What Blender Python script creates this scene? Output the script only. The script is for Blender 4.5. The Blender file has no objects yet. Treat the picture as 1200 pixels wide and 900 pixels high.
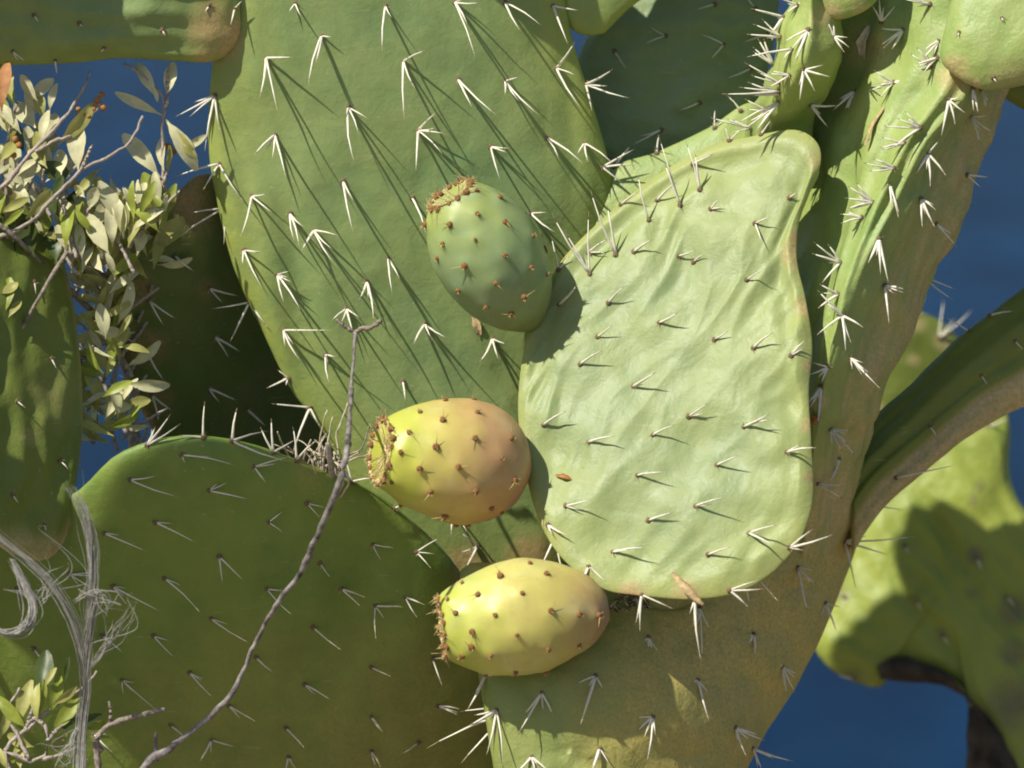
import bpy, bmesh, math, random
from mathutils import Vector, Matrix, noise
from mathutils.bvhtree import BVHTree

random.seed(7)
sc = bpy.context.scene
COL = sc.collection

# ------------------------------------------------------------------ camera
CAM = Vector((0.0, 0.0, 1.45))
PITCH = math.radians(-9.0)
D0 = 1.98                       # metres to the plane of sharp focus
W0 = 0.45                       # metres across the picture at that distance
PU = W0 / 1200.0                # one picture unit (1/1200 of the width) in metres
RIGHT = Vector((1, 0, 0))
FWD = Vector((0, math.cos(PITCH), math.sin(PITCH)))
UP = Vector((0, -math.sin(PITCH), math.cos(PITCH)))

cam_data = bpy.data.cameras.new('camera')
cam = bpy.data.objects.new('camera', cam_data)
COL.objects.link(cam)
cam.location = CAM
cam.rotation_euler = (math.pi / 2 + PITCH, 0, 0)
cam_data.sensor_width = 36.0
cam_data.lens = 36.0 * D0 / W0
cam_data.clip_start = 0.05
cam_data.clip_end = 20000
cam_data.dof.use_dof = True
cam_data.dof.focus_distance = D0
cam_data.dof.aperture_fstop = 8.5
sc.camera = cam

# ------------------------------------------------------------------ sun, sky, exposure
SUN_CAM = Vector((0.52, -0.68, 0.52)).normalized()       # the way the light travels: right, down, into the scene
travel = (RIGHT * SUN_CAM.x + UP * SUN_CAM.y + FWD * SUN_CAM.z).normalized()
to_sun = -travel
sun_data = bpy.data.lights.new('sun', 'SUN')
sun_data.energy = 4.8
sun_data.angle = math.radians(0.55)
sun_data.color = (1.0, 0.955, 0.86)
sun = bpy.data.objects.new('sun', sun_data)
COL.objects.link(sun)
sun.location = (-3, -2, 6)
sun.rotation_euler = travel.to_track_quat('-Z', 'Y').to_euler()

world = bpy.data.worlds.new('World')
sc.world = world
world.use_nodes = True
wn = world.node_tree
sky = wn.nodes.new('ShaderNodeTexSky')
sky.sky_type = 'NISHITA'
sky.sun_disc = False
sky.sun_elevation = math.asin(to_sun.z)
sky.sun_rotation = math.atan2(to_sun.x, to_sun.y)
wn.links.new(sky.outputs[0], wn.nodes['Background'].inputs[0])
wn.nodes['Background'].inputs[1].default_value = 0.082

sc.view_settings.view_transform = 'Standard'
sc.view_settings.look = 'None'
sc.view_settings.exposure = 0.30
sc.view_settings.gamma = 1.0
sc.view_settings.use_curve_mapping = False
sc.render.engine = 'CYCLES'
sc.cycles.max_bounces = 8
sc.cycles.use_denoising = True
sc.cycles.filter_width = 1.9


# ------------------------------------------------------------------ helpers
def U(x, y, z=0.0):
    """A point of the place: x, y in picture units across and down, z in the same units behind the focus plane."""
    d = D0 + z * PU
    k = PU * d / D0
    return CAM + FWD * d + RIGHT * ((x - 600) * k) + UP * ((450 - y) * k)


def rnd(a, b):
    return a + (b - a) * random.random()


def cr(p0, p1, p2, p3, t):
    return 0.5 * ((2 * p1) + (-p0 + p2) * t + (2 * p0 - 5 * p1 + 4 * p2 - p3) * t * t + (-p0 + 3 * p1 - 3 * p2 + p3) * t ** 3)


def closed_spline(pts, n):
    pts = [Vector(p) for p in pts]
    m = len(pts)
    dense = []
    for i in range(m):
        for k in range(24):
            dense.append(cr(pts[i - 1], pts[i], pts[(i + 1) % m], pts[(i + 2) % m], k / 24))
    return resample(dense + [dense[0]], n, True)


def open_spline(pts, n):
    pts = [Vector(p) for p in pts]
    m = len(pts)
    dense = []
    for i in range(m - 1):
        a, b = pts[max(i - 1, 0)], pts[min(i + 2, m - 1)]
        for k in range(16):
            dense.append(cr(a, pts[i], pts[i + 1], b, k / 16))
    dense.append(pts[-1])
    return resample(dense, n, False)


def resample(d, n, closed):
    acc = [0.0]
    for i in range(1, len(d)):
        acc.append(acc[-1] + (d[i] - d[i - 1]).length)
    L = acc[-1]
    out, j = [], 0
    for i in range(n):
        s = L * i / (n if closed else n - 1)
        while j < len(d) - 2 and acc[j + 1] < s:
            j += 1
        seg = acc[j + 1] - acc[j]
        t = (s - acc[j]) / seg if seg > 1e-12 else 0
        out.append(d[j].lerp(d[j + 1], min(max(t, 0), 1)))
    return out


def sm(t):
    t = min(1.0, max(0.0, t))
    return t * t * (3 - 2 * t)


def ns(x, y, z=0.0):
    return noise.noise(Vector((x, y, z)))


def make_obj(name, verts, faces, mats, parent=None, smooth=True, mat_idx=None, attr=None, origin=None):
    me = bpy.data.meshes.new(name)
    verts = [Vector(v) for v in verts]
    if origin is None:
        origin = sum(verts, Vector()) / len(verts)
    me.from_pydata([v - origin for v in verts], [], faces)
    for m in (mats if isinstance(mats, (list, tuple)) else [mats]):
        me.materials.append(m)
    if mat_idx:
        me.polygons.foreach_set('material_index', mat_idx)
    if smooth:
        me.polygons.foreach_set('use_smooth', [True] * len(me.polygons))
    if attr:
        for nm, vals in attr.items():
            a = me.attributes.new(nm, 'FLOAT', 'POINT')
            a.data.foreach_set('value', vals)
    me.update()
    o = bpy.data.objects.new(name, me)
    COL.objects.link(o)
    o.location = origin
    if parent is not None:
        o.parent = parent
        o.location = origin - WORLD_LOC[parent.name]
    WORLD_LOC[o.name] = origin.copy()
    return o


WORLD_LOC = {}


def thing(name, loc, label, cat, group=None):
    o = bpy.data.objects.new(name, None)
    COL.objects.link(o)
    o.empty_display_size = 0.05
    o.location = loc
    o['label'] = label
    o['category'] = cat
    if group:
        o['group'] = group
    WORLD_LOC[o.name] = Vector(loc)
    return o


# ------------------------------------------------------------------ materials
def mat_base(name):
    m = bpy.data.materials.new(name)
    m.use_nodes = True
    nt = m.node_tree
    return m, nt, nt.nodes['Principled BSDF']


def nnode(nt, t, **kw):
    n = nt.nodes.new(t)
    for k, v in kw.items():
        setattr(n, k, v)
    return n


def noise_fac(nt, vec, scale, lo, hi, detail=4, rough=0.6, dist=0.0):
    n = nnode(nt, 'ShaderNodeTexNoise')
    n.inputs['Scale'].default_value = scale
    n.inputs['Detail'].default_value = detail
    n.inputs['Roughness'].default_value = rough
    n.inputs['Distortion'].default_value = dist
    nt.links.new(vec, n.inputs['Vector'])
    r = nnode(nt, 'ShaderNodeMapRange')
    r.inputs['From Min'].default_value = lo
    r.inputs['From Max'].default_value = hi
    nt.links.new(n.outputs['Fac'], r.inputs['Value'])
    return r.outputs[0], n.outputs['Fac']


def mix(nt, fac, a, b):
    m = nnode(nt, 'ShaderNodeMix', data_type='RGBA')
    for sock, v in ((m.inputs[6], a), (m.inputs[7], b)):
        if isinstance(v, tuple):
            sock.default_value = (*v, 1)
        else:
            nt.links.new(v, sock)
    if isinstance(fac, float):
        m.inputs[0].default_value = fac
    else:
        nt.links.new(fac, m.inputs[0])
    return m.outputs[2]


def mathn(nt, op, a, b):
    m = nnode(nt, 'ShaderNodeMath', operation=op)
    for sock, v in ((m.inputs[0], a), (m.inputs[1], b)):
        if isinstance(v, (int, float)):
            sock.default_value = v
        else:
            nt.links.new(v, sock)
    return m.outputs[0]


def pad_material(name, c1, c2, c3, cork=(0.30, 0.17, 0.06), rough=0.48, bump=0.35, sss=0.12, rim=None):
    m, nt, b = mat_base(name)
    tc = nnode(nt, 'ShaderNodeNewGeometry').outputs['Position']
    big, _ = noise_fac(nt, tc, 22, 0.38, 0.66, 3, 0.55, 0.4)
    mid, midraw = noise_fac(nt, tc, 95, 0.42, 0.70, 5, 0.62, 0.3)
    fine, fineraw = noise_fac(nt, tc, 700, 0.3, 0.7, 3, 0.6)
    col = mix(nt, big, c1, c2)
    col = mix(nt, mathn(nt, 'MULTIPLY', mid, 0.55), col, c3)
    if rim:
        ra = nnode(nt, 'ShaderNodeAttribute', attribute_name='rim')
        col = mix(nt, mathn(nt, 'MULTIPLY', ra.outputs['Fac'], mathn(nt, 'ADD', mathn(nt, 'MULTIPLY', mid, 0.4), 0.5)), col, rim)
    # pale specks of dust and old scratches
    sp, _ = noise_fac(nt, tc, 420, 0.70, 0.76, 2, 0.5)
    col = mix(nt, mathn(nt, 'MULTIPLY', sp, 0.35), col, (0.42, 0.40, 0.27))
    # dark scabs
    sb, _ = noise_fac(nt, tc, 130, 0.690, 0.75, 5, 0.7, 1.2)
    col = mix(nt, mathn(nt, 'MULTIPLY', sb, 0.6), col, (0.10, 0.075, 0.03))
    # long thin scratches, healed pale
    smp = nnode(nt, 'ShaderNodeMapping')
    smp.inputs['Rotation'].default_value = (0.3, 0.7, 0.2)
    smp.inputs['Scale'].default_value = (60, 60, 700)
    nt.links.new(tc, smp.inputs[0])
    sc_, _ = noise_fac(nt, smp.outputs[0], 1.0, 0.715, 0.76, 2, 0.5)
    col = mix(nt, mathn(nt, 'MULTIPLY', sc_, 0.4), col, (0.40, 0.38, 0.22))
    # corky, brown areas: stored on the mesh
    at = nnode(nt, 'ShaderNodeAttribute', attribute_name='cork')
    ck = mathn(nt, 'ADD', at.outputs['Fac'], mathn(nt, 'MULTIPLY', mathn(nt, 'SUBTRACT', midraw, 0.5), mathn(nt, 'MULTIPLY', at.outputs['Fac'], 1.6)))
    ckc = nnode(nt, 'ShaderNodeClamp')
    nt.links.new(ck, ckc.inputs[0])
    corkcol = mix(nt, fine, cork, tuple(min(1, v * 1.5 + 0.02) for v in cork))
    col = mix(nt, ckc.outputs[0], col, corkcol)
    nt.links.new(col, b.inputs['Base Color'])
    r = mathn(nt, 'ADD', mathn(nt, 'MULTIPLY', mid, 0.16), rough)
    nt.links.new(r, b.inputs['Roughness'])
    b.inputs['Specular IOR Level'].default_value = 0.42
    b.inputs['Subsurface Weight'].default_value = sss
    b.inputs['Subsurface Radius'].default_value = (0.4, 1.0, 0.15)
    b.inputs['Subsurface Scale'].default_value = 0.004
    h = mathn(nt, 'ADD', mathn(nt, 'MULTIPLY', midraw, 1.0), mathn(nt, 'MULTIPLY', fineraw, 0.16))
    bp = nnode(nt, 'ShaderNodeBump')
    bp.inputs['Strength'].default_value = bump
    bp.inputs['Distance'].default_value = 0.004
    nt.links.new(h, bp.inputs['Height'])
    nt.links.new(bp.outputs[0], b.inputs['Normal'])
    return m


M = {}
M['pad_mid'] = pad_material('pad_skin_green', (0.220, 0.290, 0.098), (0.168, 0.250, 0.092), (0.26, 0.315, 0.115), bump=0.17, rim=(0.33, 0.37, 0.06), cork=(0.36, 0.24, 0.10))
M['pad_pale'] = pad_material('pad_skin_pale', (0.255, 0.305, 0.112), (0.215, 0.275, 0.120), (0.29, 0.330, 0.135), bump=0.22, rim=(0.29, 0.335, 0.08), cork=(0.33, 0.22, 0.10))
M['pad_lime'] = pad_material('pad_skin_lime', (0.280, 0.345, 0.085), (0.225, 0.310, 0.090), (0.33, 0.370, 0.125), cork=(0.37, 0.295, 0.125), bump=0.30)
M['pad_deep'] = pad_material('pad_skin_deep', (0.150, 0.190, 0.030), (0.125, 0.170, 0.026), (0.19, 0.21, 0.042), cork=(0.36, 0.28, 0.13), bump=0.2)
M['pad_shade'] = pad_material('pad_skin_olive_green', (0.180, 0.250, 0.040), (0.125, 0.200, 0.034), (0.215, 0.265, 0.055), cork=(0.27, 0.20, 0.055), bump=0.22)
M['pad_blue'] = pad_material('pad_skin_bluish', (0.200, 0.260, 0.115), (0.165, 0.230, 0.105), (0.24, 0.285, 0.13), bump=0.35)
M['pad_old'] = pad_material('pad_skin_old', (0.165, 0.160, 0.048), (0.145, 0.155, 0.042), (0.20, 0.18, 0.06), cork=(0.235, 0.175, 0.085), bump=0.3)
M['pad_stem'] = pad_material('pad_skin_stem', (0.235, 0.275, 0.070), (0.205, 0.255, 0.075), (0.27, 0.29, 0.085), cork=(0.37, 0.285, 0.075), bump=0.3)
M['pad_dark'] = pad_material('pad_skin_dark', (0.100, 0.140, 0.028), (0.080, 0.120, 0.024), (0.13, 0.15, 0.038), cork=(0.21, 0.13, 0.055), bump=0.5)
M['pad_far'] = pad_material('pad_skin_far', (0.270, 0.315, 0.048), (0.215, 0.275, 0.045), (0.31, 0.34, 0.065), cork=(0.09, 0.07, 0.05), bump=0.3)


def simple(name, col, rough=0.6, var=0.25, scale=300, bump=0.0, spec=0.3, sss=0.0, trans=0.0):
    m, nt, b = mat_base(name)
    tc = nnode(nt, 'ShaderNodeNewGeometry').outputs['Position']
    f, raw = noise_fac(nt, tc, scale, 0.3, 0.7, 4, 0.6)
    c = mix(nt, f, tuple(v * (1 - var) for v in col), tuple(min(1, v * (1 + var)) for v in col))
    nt.links.new(c, b.inputs['Base Color'])
    b.inputs['Roughness'].default_value = rough
    b.inputs['Specular IOR Level'].default_value = spec
    if sss:
        b.inputs['Subsurface Weight'].default_value = sss
        b.inputs['Subsurface Scale'].default_value = 0.002
    if bump:
        bp = nnode(nt, 'ShaderNodeBump')
        bp.inputs['Strength'].default_value = bump
        bp.inputs['Distance'].default_value = 0.002
        nt.links.new(raw, bp.inputs['Height'])
        nt.links.new(bp.outputs[0], b.inputs['Normal'])
    if trans:
        out = nt.nodes['Material Output']
        tr = nnode(nt, 'ShaderNodeBsdfTranslucent')
        nt.links.new(c, tr.inputs[0])
        ms = nnode(nt, 'ShaderNodeMixShader')
        ms.inputs[0].default_value = trans
        nt.links.new(b.outputs[0], ms.inputs[1])
        nt.links.new(tr.outputs[0], ms.inputs[2])
        nt.links.new(ms.outputs[0], out.inputs['Surface'])
    return m


M['spine'] = simple('spine_ivory', (0.70, 0.66, 0.54), 0.45, 0.12, 500, spec=0.4)
M['spine_tip'] = simple('spine_tip', (0.42, 0.33, 0.20), 0.5, 0.2, 500)
M['areole'] = simple('areole_felt', (0.17, 0.12, 0.07), 0.9, 0.4, 1500, 0.5)
M['areole_fruit'] = simple('fruit_areole_felt', (0.27, 0.13, 0.045), 0.9, 0.35, 1500, 0.6)
M['glochid'] = simple('glochid_bristle', (0.52, 0.38, 0.17), 0.6, 0.25, 900)
M['scar'] = simple('flower_scar_straw', (0.72, 0.56, 0.29), 0.85, 0.35, 900, 0.9)
M['bark'] = simple('twig_bark', (0.25, 0.205, 0.165), 0.85, 0.45, 420, 0.7)
M['bark_dead'] = simple('dead_twig_bark', (0.20, 0.175, 0.16), 0.9, 0.75, 150, 0.9)
M['bark_pale'] = simple('twig_bark_pale', (0.36, 0.30, 0.25), 0.85, 0.35, 420, 0.6)
M['bark_black'] = simple('old_stem_bark', (0.055, 0.042, 0.03), 0.95, 0.6, 90, 1.0)
M['leaf_grey'] = simple('leaf_grey_green', (0.60, 0.57, 0.33), 0.55, 0.22, 120, 0.1, trans=0.22)
M['leaf_olive'] = simple('leaf_olive', (0.40, 0.39, 0.12), 0.45, 0.25, 120, 0.1, trans=0.28)
M['leaf_fresh'] = simple('leaf_fresh', (0.32, 0.37, 0.06), 0.4, 0.25, 120, 0.1, trans=0.35)
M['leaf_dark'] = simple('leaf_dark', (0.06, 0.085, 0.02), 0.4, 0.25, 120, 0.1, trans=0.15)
M['leaf_rust'] = simple('leaf_rust', (0.42, 0.20, 0.08), 0.7, 0.3, 160, 0.3, trans=0.2)
M['straw'] = simple('dry_petal', (0.52, 0.38, 0.20), 0.8, 0.3, 400, 0.5, trans=0.15)
M['bud'] = simple('dry_bud', (0.36, 0.17, 0.05), 0.8, 0.3, 400, 0.4)
M['fibre'] = simple('dry_fibre', (0.46, 0.44, 0.40), 0.65, 0.25, 500, trans=0.25)
M['grass'] = simple('dry_grass_straw', (0.58, 0.50, 0.36), 0.7, 0.3, 300, 0.2, trans=0.15)
M['papery'] = simple('papery_husk', (0.66, 0.56, 0.44), 0.8, 0.25, 500, 0.6)


def fruit_material(name, green, mid, base, t0, t1, t2, t3):
    """Skin colour runs from the flower end (attribute t = 1) to the stalk end (t = 0), as the fruit ripens."""
    m, nt, b = mat_base(name)
    tc = nnode(nt, 'ShaderNodeNewGeometry').outputs['Position']
    at = nnode(nt, 'ShaderNodeAttribute', attribute_name='along')
    big, raw = noise_fac(nt, tc, 45, 0.3, 0.7, 3, 0.5, 0.6)
    fine, fraw = noise_fac(nt, tc, 260, 0.3, 0.7, 4, 0.6)
    t = mathn(nt, 'ADD', at.outputs['Fac'], mathn(nt, 'MULTIPLY', mathn(nt, 'SUBTRACT', big, 0.5), 0.22))
    r = nnode(nt, 'ShaderNodeValToRGB')
    e = r.color_ramp.elements
    e[0].position, e[0].color = t0, (*base, 1)
    e[1].position, e[1].color = t3, (*green, 1)
    k = e.new(t1); k.color = (*mid[0], 1)
    k = e.new(t2); k.color = (*mid[1], 1)
    nt.links.new(t, r.inputs[0])
    c = mix(nt, mathn(nt, 'MULTIPLY', fine, 0.20), r.outputs[0], (0.42, 0.42, 0.16))
    blot, _ = noise_fac(nt, tc, 85, 0.52, 0.68, 5, 0.65, 1.0)
    c = mix(nt, mathn(nt, 'MULTIPLY', blot, 0.32), c, (0.36, 0.28, 0.10) if base[0] > 0.2 else (0.24, 0.29, 0.16))
    blo2, _ = noise_fac(nt, tc, 38, 0.50, 0.66, 4, 0.6, 0.6)
    c = mix(nt, mathn(nt, 'MULTIPLY', blo2, 0.28), c, (0.52, 0.52, 0.30) if base[0] > 0.2 else (0.20, 0.27, 0.19))
    sb, _ = noise_fac(nt, tc, 240, 0.68, 0.74, 4, 0.7)
    c = mix(nt, mathn(nt, 'MULTIPLY', sb, 0.5), c, (0.22, 0.13, 0.05))
    nt.links.new(c, b.inputs['Base Color'])
    nt.links.new(mathn(nt, 'ADD', mathn(nt, 'MULTIPLY', blot, 0.22), 0.42), b.inputs['Roughness'])
    b.inputs['Specular IOR Level'].default_value = 0.42
    b.inputs['Subsurface Weight'].default_value = 0.25
    b.inputs['Subsurface Radius'].default_value = (1.0, 0.7, 0.2)
    b.inputs['Subsurface Scale'].default_value = 0.004
    bp = nnode(nt, 'ShaderNodeBump')
    bp.inputs['Strength'].default_value = 0.10
    bp.inputs['Distance'].default_value = 0.003
    nt.links.new(raw, bp.inputs['Height'])
    nt.links.new(bp.outputs[0], b.inputs['Normal'])
    return m


M['fruit_green'] = fruit_material('fruit_skin_green', (0.31, 0.37, 0.095), ((0.175, 0.265, 0.130), (0.230, 0.320, 0.125)), (0.19, 0.22, 0.07), 0.05, 0.35, 0.7, 0.95)
M['fruit_orange'] = fruit_material('fruit_skin_ripening', (0.45, 0.47, 0.06), ((0.47, 0.28, 0.12), (0.53, 0.45, 0.11)), (0.42, 0.19, 0.11), 0.08, 0.42, 0.72, 0.90)
M['fruit_yellow'] = fruit_material('fruit_skin_yellow', (0.43, 0.47, 0.07), ((0.48, 0.40, 0.11), (0.55, 0.50, 0.13)), (0.37, 0.21, 0.10), 0.02, 0.28, 0.58, 0.9)

# ground and sea
m, nt, b = mat_base('rocky_soil')
tc = nnode(nt, 'ShaderNodeNewGeometry').outputs['Position']
f, raw = noise_fac(nt, tc, 6, 0.35, 0.65, 8, 0.65)
nt.links.new(mix(nt, f, (0.20, 0.155, 0.10), (0.34, 0.28, 0.20)), b.inputs['Base Color'])
b.inputs['Roughness'].default_value = 0.95
bp = nnode(nt, 'ShaderNodeBump'); bp.inputs['Strength'].default_value = 0.8; bp.inputs['Distance'].default_value = 0.05
nt.links.new(raw, bp.inputs['Height']); nt.links.new(bp.outputs[0], b.inputs['Normal'])
M['ground'] = m

m, nt, b = mat_base('deep_blue_sea')
tc = nnode(nt, 'ShaderNodeNewGeometry').outputs['Position']
mp = nnode(nt, 'ShaderNodeMapping'); mp.inputs['Scale'].default_value = (1.0, 0.45, 1.0)
nt.links.new(tc, mp.inputs[0])
f, raw = noise_fac(nt, mp.outputs[0], 0.55, 0.35, 0.65, 6, 0.6, 0.5)
f2, raw2 = noise_fac(nt, mp.outputs[0], 0.16, 0.38, 0.62, 4, 0.55, 0.3)
c = mix(nt, f, (0.002, 0.019, 0.056), (0.005, 0.038, 0.098))
nt.links.new(mix(nt, mathn(nt, 'MULTIPLY', f2, 0.85), c, (0.0025, 0.016, 0.046)), b.inputs['Base Color'])
b.inputs['Roughness'].default_value = 0.35
b.inputs['Specular IOR Level'].default_value = 0.02
b.inputs['IOR'].default_value = 1.33
bp = nnode(nt, 'ShaderNodeBump'); bp.inputs['Strength'].default_value = 0.7; bp.inputs['Distance'].default_value = 0.8
nt.links.new(raw, bp.inputs['Height']); nt.links.new(bp.outputs[0], b.inputs['Normal'])
M['sea'] = m

# ------------------------------------------------------------------ the setting
SEA_Z = -26.0


def ground_z(x, y):
    crest = 0.42 - 0.10 * max(0, 1.8 - y) - 0.85 * max(0, y - 2.25) - 0.9 * max(0, y - 4.0) - 0.10 * abs(x) * (0.4 if y < 2.2 else 1)
    return max(crest + 0.05 * ns(x * 2.3, y * 2.3, 1.7) + 0.02 * ns(x * 9, y * 9, 4.2), SEA_Z - 2)


gx = [-6 + 12 * i / 120 for i in range(121)]
gy = [-3 + 7 * j / 90 for j in range(91)] + [4.3 + 0.6 * j for j in range(30)]
gv = [(x, y, ground_z(x, y)) for y in gy for x in gx]
nx = len(gx)
gf = [(j * nx + i, j * nx + i + 1, (j + 1) * nx + i + 1, (j + 1) * nx + i) for j in range(len(gy) - 1) for i in range(nx - 1)]
g = make_obj('ground', gv, gf, M['ground'])
g['kind'] = 'structure'
g['label'] = 'rocky sloping clifftop ground under the cactus'

S = 6000
sv = [(-S, 6, SEA_Z), (S, 6, SEA_Z), (S, 2 * S, SEA_Z), (-S, 2 * S, SEA_Z)]
so = make_obj('sea', sv, [(0, 1, 2, 3)], M['sea'], smooth=False)
so['kind'] = 'structure'
so['label'] = 'deep blue sea far below the cactus'

# ------------------------------------------------------------------ builders for the plants
BVH = {}
OUTF = {}


def reg(o, verts, faces, out=0.55):
    BVH[o.name] = BVHTree.FromPolygons([Vector(v) for v in verts], faces)
    OUTF[o.name] = out
    return o


def cork_at(spots, x, y):
    c = 0.0
    for (sx, sy, r, k) in spots:
        d = math.hypot(x - sx, y - sy) / r
        if d < 1:
            c = max(c, k * (1 - d * d) ** 1.0)
    return c


def pad(name, label, outline, z, zx, zy, T, mat, parent, kxx=0.0, kxy=0.0, kyy=0.0, center=None, nseg=120, nring=34,
        prof=(2.6, 0.5), disp=None, cork=(), rim_cork=0.0, out=0.55, bumps=1.0, seed=0.0, zwave=None):
    """A flattened succulent pad: an outline on a tilted, curved mid-surface with a lens-shaped thickness on both sides."""
    rim = closed_spline([(x, y, 0) for x, y in outline], nseg)
    if center is None:
        cx = sum(p.x for p in rim) / nseg
        cy = sum(p.y for p in rim) / nseg
    else:
        cx, cy = center

    def zmid(x, y):
        dx, dy = x - cx, y - cy
        v = z + zx * dx + zy * dy + kxx * dx * dx + kxy * dx * dy + kyy * dy * dy
        if zwave:
            v += zwave(x, y)
        return v

    verts, faces, ck, rm = [], [], [], []

    def put(x, y, r, side):
        e = 2.0
        gxv = (zmid(x + e, y) - zmid(x - e, y)) / (2 * e)
        gyv = (zmid(x, y + e) - zmid(x, y - e)) / (2 * e)
        n = Vector((gxv, gyv, -1.0)).normalized()
        h = T * max(0.0, 1 - r ** prof[0]) ** prof[1]
        fade = min(1.0, (1 - r) * 6)
        b = bumps * fade * (2.6 * ns(x / 60 + seed, y / 60, 3.1 * side + seed) + 1.3 * ns(x / 24, y / 24 + seed, 1.7 * side))
        if disp and side > 0:
            b += disp(x, y, r) * min(1.0, (1 - r) * 12)
        p = Vector((x, y, zmid(x, y))) + n * ((h + b) * side)
        verts.append(U(p.x, p.y, p.z))
        ck.append(max(cork_at(cork, x, y), rim_cork * max(0, (r - 0.9) / 0.1)))
        rm.append(r ** 5)

    ts = [1 - (1 - i / nring) ** 1.55 for i in range(1, nring + 1)]
    # rim ring shared by both sides, then front rings, then back rings
    index = {}
    for side in (1, -1):
        for i, t in enumerate(ts):
            if t >= 0.9999 and side < 0:
                index[(side, i)] = index[(1, i)]
                continue
            index[(side, i)] = len(verts)
            for p in rim:
                put(cx + (p.x - cx) * t, cy + (p.y - cy) * t, t, side)
        index[(side, 'c')] = len(verts)
        put(cx, cy, 0.0, side)
    for side in (1, -1):
        c = index[(side, 'c')]
        for k in range(nseg):
            k2 = (k + 1) % nseg
            a = index[(side, 0)]
            f = (c, a + k, a + k2)
            faces.append(f if side < 0 else f[::-1])
            for i in range(nring - 1):
                a, bq = index[(side, i)], index[(side, i + 1)]
                f = (a + k, bq + k, bq + k2, a + k2)
                faces.append(f if side < 0 else f[::-1])
    o = make_obj(name, verts, faces, mat, parent, attr={'cork': ck, 'rim': rm})
    if label:
        o['label'] = label
    return reg(o, verts, faces, out)


def loft(name, label, stations, mat, parent, n=64, m=70, out=0.45, cork=(), corkf=None, bumps=1.0, amp=None, caps=True, seed=0.0):
    """Closed cross-sections joined along a path; every control point is (x, y, z) in picture units."""
    K = len(stations[0])
    tracks = [open_spline([s[k] for s in stations], m) for k in range(K)]
    verts, faces, ck = [], [], []
    for i in range(m):
        pts = [tracks[k][i] for k in range(K)]
        ring = []
        for k in range(K):                                 # uniform spline over the control points keeps the columns aligned
            q = n // K
            for j in range(q):
                ring.append(cr(pts[k - 1], pts[k], pts[(k + 1) % K], pts[(k + 2) % K], j / q))
        c = sum(ring, Vector()) / len(ring)
        nn = len(ring)
        for j, p in enumerate(ring):
            d = (p - c)
            d = d.normalized() if d.length > 1e-6 else Vector((0, 0, -1))
            b = bumps * (3.0 * ns(p.x / 45 + seed, p.y / 45, p.z / 45) + 1.3 * ns(p.x / 18, p.y / 18 + seed, p.z / 18))
            if amp:
                b += amp(i / (m - 1), j / nn, p)
            q = p + d * b
            verts.append(U(q.x, q.y, q.z))
            ck.append(max(cork_at(cork, q.x, q.y), corkf(q.x, q.y, q.z, j / nn) if corkf else 0.0))
    nn = len(verts) // m
    for i in range(m - 1):
        for j in range(nn):
            j2 = (j + 1) % nn
            faces.append((i * nn + j, i * nn + j2, (i + 1) * nn + j2, (i + 1) * nn + j))
    if caps:
        for i, rev in ((0, True), (m - 1, False)):
            c = sum((Vector(v) for v in verts[i * nn:(i + 1) * nn]), Vector()) / nn
            verts.append(c)
            ck.append(0.0)
            ci = len(verts) - 1
            for j in range(nn):
                j2 = (j + 1) % nn
                f = (ci, i * nn + j, i * nn + j2)
                faces.append(f[::-1] if rev else f)
    o = make_obj(name, verts, faces, mat, parent, attr={'cork': ck})
    bm = bmesh.new(); bm.from_mesh(o.data); bmesh.ops.recalc_face_normals(bm, faces=bm.faces); bm.to_mesh(o.data); bm.free()
    if label:
        o['label'] = label
    return reg(o, verts, faces, out)


def cone_tube(verts, faces, idx, path, radii, seg, mi, flat=1.0):
    """A tube along world points; radii in metres, the last one may be 0 (a tip)."""
    base = len(verts)
    m = len(path)
    ref = Vector((0.3, 0.2, 0.93))
    for i, p in enumerate(path):
        t = (path[min(i + 1, m - 1)] - path[max(i - 1, 0)]).normalized()
        a = t.cross(ref)
        if a.length < 1e-4:
            a = t.cross(Vector((1, 0, 0)))
        a.normalize()
        bb = t.cross(a)
        for k in range(seg):
            th = 2 * math.pi * k / seg
            verts.append(p + a * (math.cos(th) * radii[i]) + bb * (math.sin(th) * radii[i] * flat))
    for i in range(m - 1):
        for k in range(seg):
            k2 = (k + 1) % seg
            faces.append((base + i * seg + k, base + i * seg + k2, base + (i + 1) * seg + k2, base + (i + 1) * seg + k))
            idx.append(mi)
    for i, rev in ((0, True), (m - 1, False)):
        f = tuple(base + i * seg + k for k in range(seg))
        faces.append(f[::-1] if rev else f)
        idx.append(mi)


def surf_point(o, x, y):
    tgt = U(x, y, 0)
    d = (tgt - CAM).normalized()
    hit, nrm, _, _ = BVH[o.name].ray_cast(CAM, d)
    if hit is None:
        guess = CAM + d * ((WORLD_LOC[o.name] - CAM).dot(FWD) / d.dot(FWD))
        hit, nrm, _, _ = BVH[o.name].find_nearest(guess)
    if nrm.dot(d) > 0:
        nrm = -nrm
    return hit, nrm


def depth_units(p):
    return ((p - CAM).dot(FWD) - D0) / PU


def screen(p):
    v = p - CAM
    d = v.dot(FWD)
    k = PU * d / D0
    return 600 + v.dot(RIGHT) / k, 450 - v.dot(UP) / k


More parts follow.
